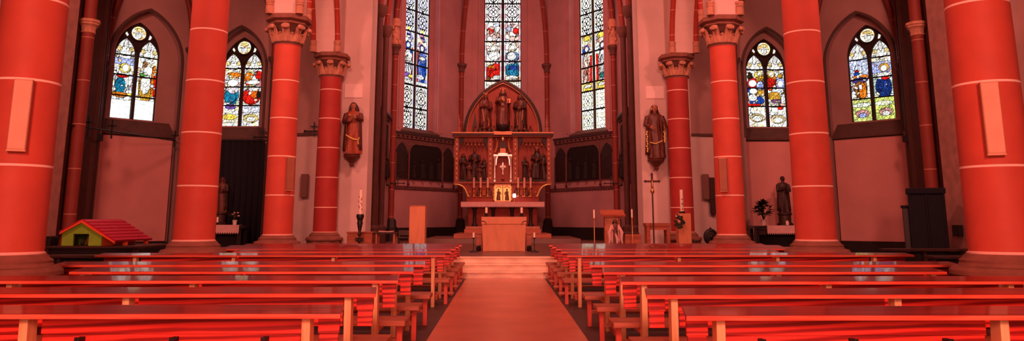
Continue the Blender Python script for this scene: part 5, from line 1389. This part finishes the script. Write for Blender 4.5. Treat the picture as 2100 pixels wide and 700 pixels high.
m = MB(); m.span((-.035, .096, 1.33), (-.025, .10, 1.5)); m.span((-.06, .096, 1.42), (0, .10, 1.44)); m.ball((-.03, .1, 1.28), (.02, .01, .02), 8, 6); m.ball((-.03, .1, 1.56), (.02, .01, .02), 8, 6)
m.build('wax_ornament', M['robe_brown'], t)
t = thing('hanging_wreath', 'dark green wreath with a pale bow hung on the tan candle block', 'wreath', (4.95, 21.34, PZ + .93))
m = MB(); rr = random.Random(5)
for k in range(60):
    a = rr.random() * 2 * PI; q = .11 + .045 * (rr.random() - .5) * 2
    m.ball((q * math.cos(a), -.02 + .03 * (rr.random() - .5), q * math.sin(a) * 1.2), (.03, .02, .03), 6, 5, rot=(rr.random() * 3, rr.random() * 3, 0))
m.build('foliage', M['leaf'], t)
m = MB(); m.ball((0, -.045, .0), (.035, .015, .035), 8, 6); m.ball((-.08, -.05, .15), (.03, .015, .03), 8, 6); m.ball((.05, -.05, .17), (.025, .015, .025), 8, 6); m.build('bow', M['cloth'], t)
t = thing('oval_shield', 'black oval shield-shaped object leaning near the column by the statue altar', 'shield', (6.24, 22.8, 0))
MB().lathe([(.2, 0), (.2, .74)], 8).build('pedestal', M['dark_stone'], t)
m = MB(); m.ball((0, 0, 0), (.225, .09, .25), 20, 12); m.v = [(p[0], p[1], p[2] + .985) for p in m.v]; m.build('oval_body', M['black_base'], t)
m = MB(); m.tube([(.15 * math.cos(k * PI / 12), -.075, .985 + .19 * math.sin(k * PI / 12)) for k in range(25)], .014, 6); m.build('oval_rim', M['iron'], t)
MB().ball((0, -.09, .985), (.05, .03, .06), 10, 7).build('boss', M['iron'], t)
MB().ball((0, 0, 1.245), (.03, .03, .03), 8, 6).build('finial', M['iron'], t)

# ------------------------------------------------------------------ plants
def plant(t, h, n, seed, leaf=.09, z0=0.0):
    rr = random.Random(seed)
    for k in range(n):
        a = rr.random() * 2 * PI; z = z0 + h * (.35 + .65 * rr.random()); r_ = (.06 + .20 * rr.random()) * math.sin(PI * min(1, .25 + .7 * (z - z0) / h))
        m = MB(); m.tube([(0, 0, z0), (r_ * .3 * math.cos(a), r_ * .3 * math.sin(a), z0 + (z - z0) * .6), (r_ * math.cos(a), r_ * math.sin(a), z)], .006, 5)
        for j in range(3):
            b = a + (j - 1) * .9; q = leaf * (.8 + .5 * rr.random()); o = Vector((r_ * math.cos(a), r_ * math.sin(a), z)); d = Vector((math.cos(b), math.sin(b), .9 - 1.5 * rr.random())).normalized()
            s_ = Vector((-math.sin(b), math.cos(b), .0))
            m.add([o, o + d * q * .5 + s_ * q * .34 + Vector((0, 0, .012)), o + d * q * 1.2, o + d * q * .5 - s_ * q * .34 + Vector((0, 0, .012)), o + d * q * .5 + Vector((0, 0, -.012))],
                  [(0, 1, 2), (0, 2, 3), (0, 4, 1), (1, 4, 2), (2, 4, 3), (3, 4, 0)])
        m.build('leafy_stem', M['leaf'], t, smooth=0)
def pot(t, r, h, m): MB().lathe([(r * .7, 0), (r * .72, .01), (r, h), (r * 1.05, h), (r * 1.05, h * 1.08), (r * .9, h * 1.06), (r * .85, h * .9)], 14).build('pot', m, t)

# ------------------------------------------------------------------ side altars
def side_altar(x, y, w, h, label, lab2, cx, cw):
    t = thing('side_altar', label, 'altar', (x, y, 0))
    MB().box((0, .35, h - .05), (w, .74, .10)).build('altar_top', M['black_wood'], t, smooth=0, bevel=.01)
    for s in (-1, 1):
        for q in (.04, .62): MB().box((s * (w / 2 - .09), q + .02, (h - .1) / 2), (.1, .1, h - .1)).build('leg', M['black_wood'], t, smooth=0, bevel=.006)
    MB().box((0, .5, (h - .1) / 2), (w - .3, .04, h - .12)).build('back_panel', M['black_wood'], t, smooth=0)
    MB().box((0, .06, h - .2), (w - .3, .04, .18)).build('carved_apron', M['dark_wood'], t, smooth=0, bevel=.006)
    c = MB(); n = 18; z = h + .006
    c.span((cx - cw / 2, -.05, z), (cx + cw / 2, .19, z + .008))
    poly = [(cx - cw / 2, z + .008)] + sum([[(cx - cw / 2 + cw * k / n, z - .22), (cx - cw / 2 + cw * (k + .5) / n, z - .28)] for k in range(n)], []) + [(cx + cw / 2, z - .22), (cx + cw / 2, z + .008)]
    c.prism(poly, frame((0, -.05, 0), (1, 0, 0), (0, -1, 0)), 0, .012)
    tag(c.build('altar_cloth', M['cloth'], None, (x, y, 0), smooth=0), lab2, 'cloth')
    return t
side_altar(8.90, 24.15, 1.7, 1.30, 'dark wooden side altar below the ochre and blue window, with plants on it', 'white lace edged cloth on the side altar with the potted plants', .13, 1.2)
side_altar(-9.22, 24.15, 1.6, 1.32, 'dark wooden side altar in front of the dark curtain', 'white lace edged cloth on the side altar before the dark curtain', .09, 1.3)
t = thing('carved_statue', 'dark standing statue on the side altar beside the potted plants', 'statue', (9.22, 24.62, 1.31))
figure(t, 1.20, M['carved_dark'], M['carved_dark'], M['black_base'], cloak=M['carved_dark'], seed=31, origin=(0, 0, .40), long_hair=False)
MB().lathe([(.26, 0), (.26, .06), (.2, .1), (.2, .32), (.24, .36), (.24, .40)], 12).build('pedestal', M['carved_dark'], t)
t = thing('carved_statue', 'dark slender statue with flowers on the side altar before the dark curtain', 'statue', (-9.30, 24.62, 1.33))
figure(t, 1.15, M['carved_brown'], M['carved_brown'], M['carved_dark'], cloak=M['carved_dark'], seed=33, origin=(0, 0, .40))
MB().lathe([(.22, 0), (.22, .06), (.17, .1), (.17, .32), (.2, .36), (.2, .40)], 12).build('pedestal', M['carved_dark'], t)
t = thing('potted_plant', 'bushy green plant in white pot on the side altar, beside the dark statue', 'plant', (8.36, 24.18, 1.318)); pot(t, .1, .16, M['white_pot']); plant(t, .60, 40, 3, .15, .14)
t = thing('potted_plant', 'low plant in white pot on the altar end behind the red column', 'plant', (9.64, 24.2, 1.318)); pot(t, .09, .16, M['white_pot']); plant(t, .35, 9, 4, .1, .14)
t = thing('votive_cup', 'small white cup in front of the dark statue on the side altar', 'cup', (9.14, 24.22, 1.318)); MB().lathe([(.03, 0), (.05, .02), (.055, .12), (.045, .12), (.04, .03)], 12).build('cup', M['white_pot'], t); MB().lathe([(.035, .03), (.035, .14), (.01, .15)], 10).build('candle', M['wax'], t)
t = thing('flower_pot', 'white pot with pale flowers on the cloth before the dark curtain', 'flowers', (-8.68, 24.24, 1.336)); pot(t, .075, .14, M['white_pot']); plant(t, .34, 9, 7, .08, .12)
m = MB()
for k in range(8): m.ball((.12 * math.cos(k * 2.4), .1 * math.sin(k * 2.4), .28 + .05 * (k % 3)), (.035, .035, .025), 8, 6)
m.build('blossom', M['cloth'], t)
t = thing('white_candle', 'white candle in dark holder at the foot of the statue before the curtain', 'candle', (-9.22, 24.2, 1.336)); MB().lathe([(.06, 0), (.06, .02), (.03, .05), (.03, .08)], 12).build('holder', M['iron'], t); MB().lathe([(.032, .08), (.032, .24), (.012, .25)], 10).build('candle', M['wax'], t)
# dark curtain on the chapel wall
t = thing('hanging_curtain', 'large dark blue black curtain hanging behind the side altar', 'curtain', (-9.15, 25.08, 0))
m = MB(); n = 60; vs = []; 
for k in range(n + 1):
    u = -1.02 + 2.04 * k / n; d = .045 * math.sin(k * 1.05)
    vs += [(u, d, .02), (u, d * .8, 4.12)]
m.add(vs, [(2 * k, 2 * k + 2, 2 * k + 3, 2 * k + 1) for k in range(n)])
o = m.build('drape', M['navy'], t, smooth=80); sd = o.modifiers.new('thick', 'SOLIDIFY'); sd.thickness = .012
MB().tube([(-1.08, 0, 4.14), (1.08, 0, 4.14)], .025, 8).build('rod', M['iron'], t)
# iron rail with crosses
t = thing('iron_rail', 'thin black iron rail with little crosses above the toy house', 'rail', (-11.6, 22.7, 0))
p0, p1 = Vector((-12.1 + 11.6, 20.5 - 22.7, 4.09)), Vector((-10.98 + 11.6, 24.7 - 22.7, 4.09))
MB().tube([p0, p1], .022, 8).build('bar', M['iron'], t)
MB().tube([p1 + Vector((0, 0, -.02)), p1 + Vector((0, 0, -4.07))], .024, 8).build('upright', M['iron'], t)
def cross(t, p, sc=1.0):
    m = MB(); m.span((p[0] - .018, p[1] - .018, p[2] - .22 * sc), (p[0] + .018, p[1] + .018, p[2] + .34 * sc)); m.span((p[0] - .13 * sc, p[1] - .018, p[2] + .14 * sc), (p[0] + .13 * sc, p[1] + .018, p[2] + .18 * sc)); m.build('iron_cross', M['iron'], t, smooth=0)
for f in (.16, .36, .99): cross(t, p0.lerp(p1, f))
for k, (p, lab) in enumerate((((-6.53, 25.2, 4.5), 'small black iron cross on the wall next to the pier with the black candlestick'), ((-8.24, 25.2, 4.3), 'small black iron cross at the upper corner of the dark curtain'),
                              ((-5.0, 34.9, 3.2), 'black iron cross bracket on the chancel shaft beside the blue figured window'), ((5.0, 34.9, 3.2), 'black iron cross bracket on the chancel shaft beside the red figured window'))):
    t = thing('hanging_iron_cross', lab, 'cross', p)
    cross(t, (0, 0, 0), .9)
    d = 1 if k < 2 else (0)
    MB().tube([(-.3, .0, -.02), (.3, .0, -.02)], .02, 8).build('bracket', M['iron'], t)
    for s in (-1, 1): MB().ball((s * .3, 0, -.02), .045, 8, 6).build('bracket_knob', M['iron'], t)

# ------------------------------------------------------------------ toy house and confessional
t = thing('wooden_table', 'long dark table under the green toy house', 'table', (-9.65, 17.6, 0))
MB().span((-1.30, 0, .84), (1.15, 1.9, .895)).build('table_top', M['dark_wood'], t, smooth=0, bevel=.01)
for a in (-.98, 1.05):
    for b in (.08, 1.8): MB().span((a - .05, b - .05, 0), (a + .05, b + .05, .839)).build('leg', M['dark_wood'], t, smooth=0)
MB().span((-1.2, .06, .3), (1.02, .1, .839)).build('front_panel', M['black_wood'], t, smooth=0)
t = thing('toy_house', 'green toy house with red pitched roof on a dark table', 'toy house', (-9.92, 17.75, .897), R(-4))
fh = frame((0, 0, 0), (1, 0, 0), (0, -1, 0))
gab = [(-.47, 0), (-.2, 0), (-.2, .27), (.18, .27), (.18, 0), (.49, 0), (.49, .30), (.0, .57), (-.47, .30)]
MB().prism(gab, fh, -.05, 0).build('gable_wall', M['toy_green'], t, smooth=0, bevel=.006)
MB().prism([(-.47, 0), (.49, 0), (.49, .30), (0, .57), (-.47, .30)], fh, -1.45, -1.40).build('gable_wall', M['toy_green'], t, smooth=0)
MB().span((-.47, .05, 0), (-.43, 1.40, .30)).build('side_wall', M['toy_green'], t, smooth=0)
MB().span((.45, .05, 0), (.49, 1.40, .28)).build('side_wall', M['toy_orange'], t, smooth=0)
MB().span((-.18, .5, 0), (.16, .52, .26)).build('back_wall', M['brown_wood'], t, smooth=0)
def slope(a, b, w0, w1, n):
    m = MB(); a, b = Vector(a), Vector(b); d = (b - a); nn = Vector((-d.y, d.x)).normalized() * .035
    if nn.y < 0: nn = -nn
    m.prism([tuple(a), tuple(b), tuple(b + nn), tuple(a + nn)], fh, w0, w1)
    for k in range(n):
        p = a + d * (k + .5) / n + nn; m.prism([tuple(p - d / n * .5), tuple(p + d / n * .5), tuple(p + d / n * .5 + nn * .5)], fh, w0, w1)
    return m
slope((.0, .58), (.84, .09), -1.55, .04, 7).build('roof', M['toy_red'], t, smooth=0)
slope((.0, .58), (-.50, .30), -1.55, .04, 5).build('roof', M['toy_red'], t, smooth=0)
m = MB(); m.prism([(.0, .585), (.85, .09), (.85, .05), (.0, .53)], fh, .04, .055); m.prism([(.0, .585), (-.51, .30), (-.51, .26), (.0, .53)], fh, .04, .055); m.build('verge_board', M['toy_orange'], t, smooth=0)
for b in (.5, 1.4): MB().span((.74, b - .04, 0), (.82, b + .04, .11)).build('post', M['toy_orange'], t, smooth=0)
MB().ball((.0, .06, .068), (.045, .04, .06), 8, 6).build('door_knob', M['black_base'], t)
t = thing('black_crate', 'dark box beside the green toy house on the table', 'box', (-10.70, 17.72, .897), R(0))
MB().span((-.12, 0, 0), (.08, .34, .20)).build('body', M['black_wood'], t, smooth=0, bevel=.006)
MB().span((-.13, -.01, .20), (.075, .35, .22)).build('lid', M['dark_wood'], t, smooth=0, bevel=.004)
t = thing('confessional', 'tall blue black confessional box against the aisle wall', 'confessional', (10.82, 19.1, 0), R(-27))
MB().span((-.40, .1, 0), (.42, .55, 2.16)).build('body', M['navy'], t, smooth=0, bevel=.01)
MB().span((-.44, .06, 2.16), (.46, .60, 2.31)).build('cornice', M['navy'], t, smooth=0, bevel=.02)
MB().span((-.56, .2, 0), (-.41, .55, 1.80)).build('side_booth', M['black_wood'], t, smooth=0, bevel=.01)
MB().span((-.59, .17, 1.80), (-.41, .58, 1.87)).build('side_cornice', M['navy'], t, smooth=0, bevel=.01)
for a in (-.2, .2): MB().span((a - .17, .07, .15), (a + .17, .098, 2.02)).build('door', M['navy'], t, smooth=0, bevel=.008)
for a in (-.39, .0, .39): MB().span((a - .025, .06, .0), (a + .025, .099, 2.15)).build('door_post', M['navy'], t, smooth=0)
t = thing('wall_mounted_box', 'small black box fixed low on the tan wall pier', 'box', (11.93, 19.62, 1.22))
MB().span((-.12, -.15, -.14), (.0, .15, .14)).build('case', M['black_base'], t, smooth=0, bevel=.008)
MB().span((-.13, -.12, -.11), (-.12, .12, .11)).build('front_cover', M['iron'], t, smooth=0)
t = thing('potted_plant', 'small dark plant on the floor beside the darker red column', 'plant', (5.62, 22.9, PZ * 0)); 
MB().lathe([(.16, 0), (.16, .5), (.12, .55), (.14, .62)], 12).build('pot', M['dark_stone'], t); plant(t, .36, 12, 9, .1, .6)

# ------------------------------------------------------------------ light
WARM = (1.0, .31, .23)
def area(name, p, tgt, size, power, col=WARM, spread=None):
    l = bpy.data.lights.new(name, 'AREA'); l.shape = 'DISK'; l.size = size; l.energy = power; l.color = col
    o = bpy.data.objects.new(name, l); COL.objects.link(o); o.location = p
    d = Vector(tgt) - Vector(p); o.rotation_euler = d.to_track_quat('-Z', 'Y').to_euler()
    if spread: l.spread = R(spread)
    o.visible_glossy = True
    return o
area('west_fill', (0, -12, 7.5), (0, 16, 3.0), 3.0, 3150)  # unseen broad light added at the west end for even frontal light
area('low_west_fill', (0, -12.6, 3.2), (0, 10, 1.2), 2.0, 700)  # added low light out of view for the pew backs, no door there
area('front_pew_fill', (0, -4.6, 3.3), (0, 7, .7), 1.4, 260)  # added unseen light near the camera to brighten the front pews
area('nave_lamp', (0, 7, 12.5), (0, 10.5, 0), 1.8, 260)
area('nave_lamp', (0, 15, 12), (0, 23, 3), 1.8, 720)
area('aisle_fill', (-9.6, 13, 9.5), (-10.5, 24, 3), 1.2, 480)  # pair of unseen lights added to lift the dim aisles and chapel walls
area('aisle_fill', (9.6, 13, 9.5), (10.5, 24, 3), 1.2, 480)
area('chancel_fill', (0, 28.5, 13), (0, 35, 4), 2.0, 820)  # unseen light added to brighten the chancel and apse walls
sl = bpy.data.lights.new('altar_spot', 'SPOT'); sl.energy = 420; sl.color = (1, .74, .50); sl.spot_size = R(17); sl.spot_blend = .7; sl.shadow_soft_size = .15
so = bpy.data.objects.new('altar_spot', sl); COL.objects.link(so); so.location = (AXC, 27.6, 8.2)
so.rotation_euler = (Vector((AXC, 33.9, 3.0)) - Vector(so.location)).to_track_quat('-Z', 'Y').to_euler()
w = bpy.data.worlds.new('World'); scene.world = w; w.use_nodes = True
w.node_tree.nodes['Background'].inputs[0].default_value = (.05, .02, .018, 1)
w.node_tree.nodes['Background'].inputs[1].default_value = 1.0

# ------------------------------------------------------------------ camera
cam = bpy.data.cameras.new('camera'); co = bpy.data.objects.new('camera', cam); COL.objects.link(co)
co.location = (-.055, 0, 1.5)
co.rotation_euler = (R(90 + 9.94), 0, -math.atan(18 / 1540))
cam.sensor_width = 36; cam.lens = 1517 / 2100 * 36
cam.shift_y = -(350 - 185) / 2100
cam.clip_end = 200; cam.clip_start = .05
scene.camera = co
vs = scene.view_settings
vs.view_transform = 'Standard'; vs.look = 'None'; vs.gamma = 1; vs.use_curve_mapping = False; vs.exposure = 0
scene.cycles.use_denoising = True
scene.cycles.max_bounces = 6
scene.cycles.diffuse_bounces = 3
scene.cycles.sample_clamp_indirect = 4
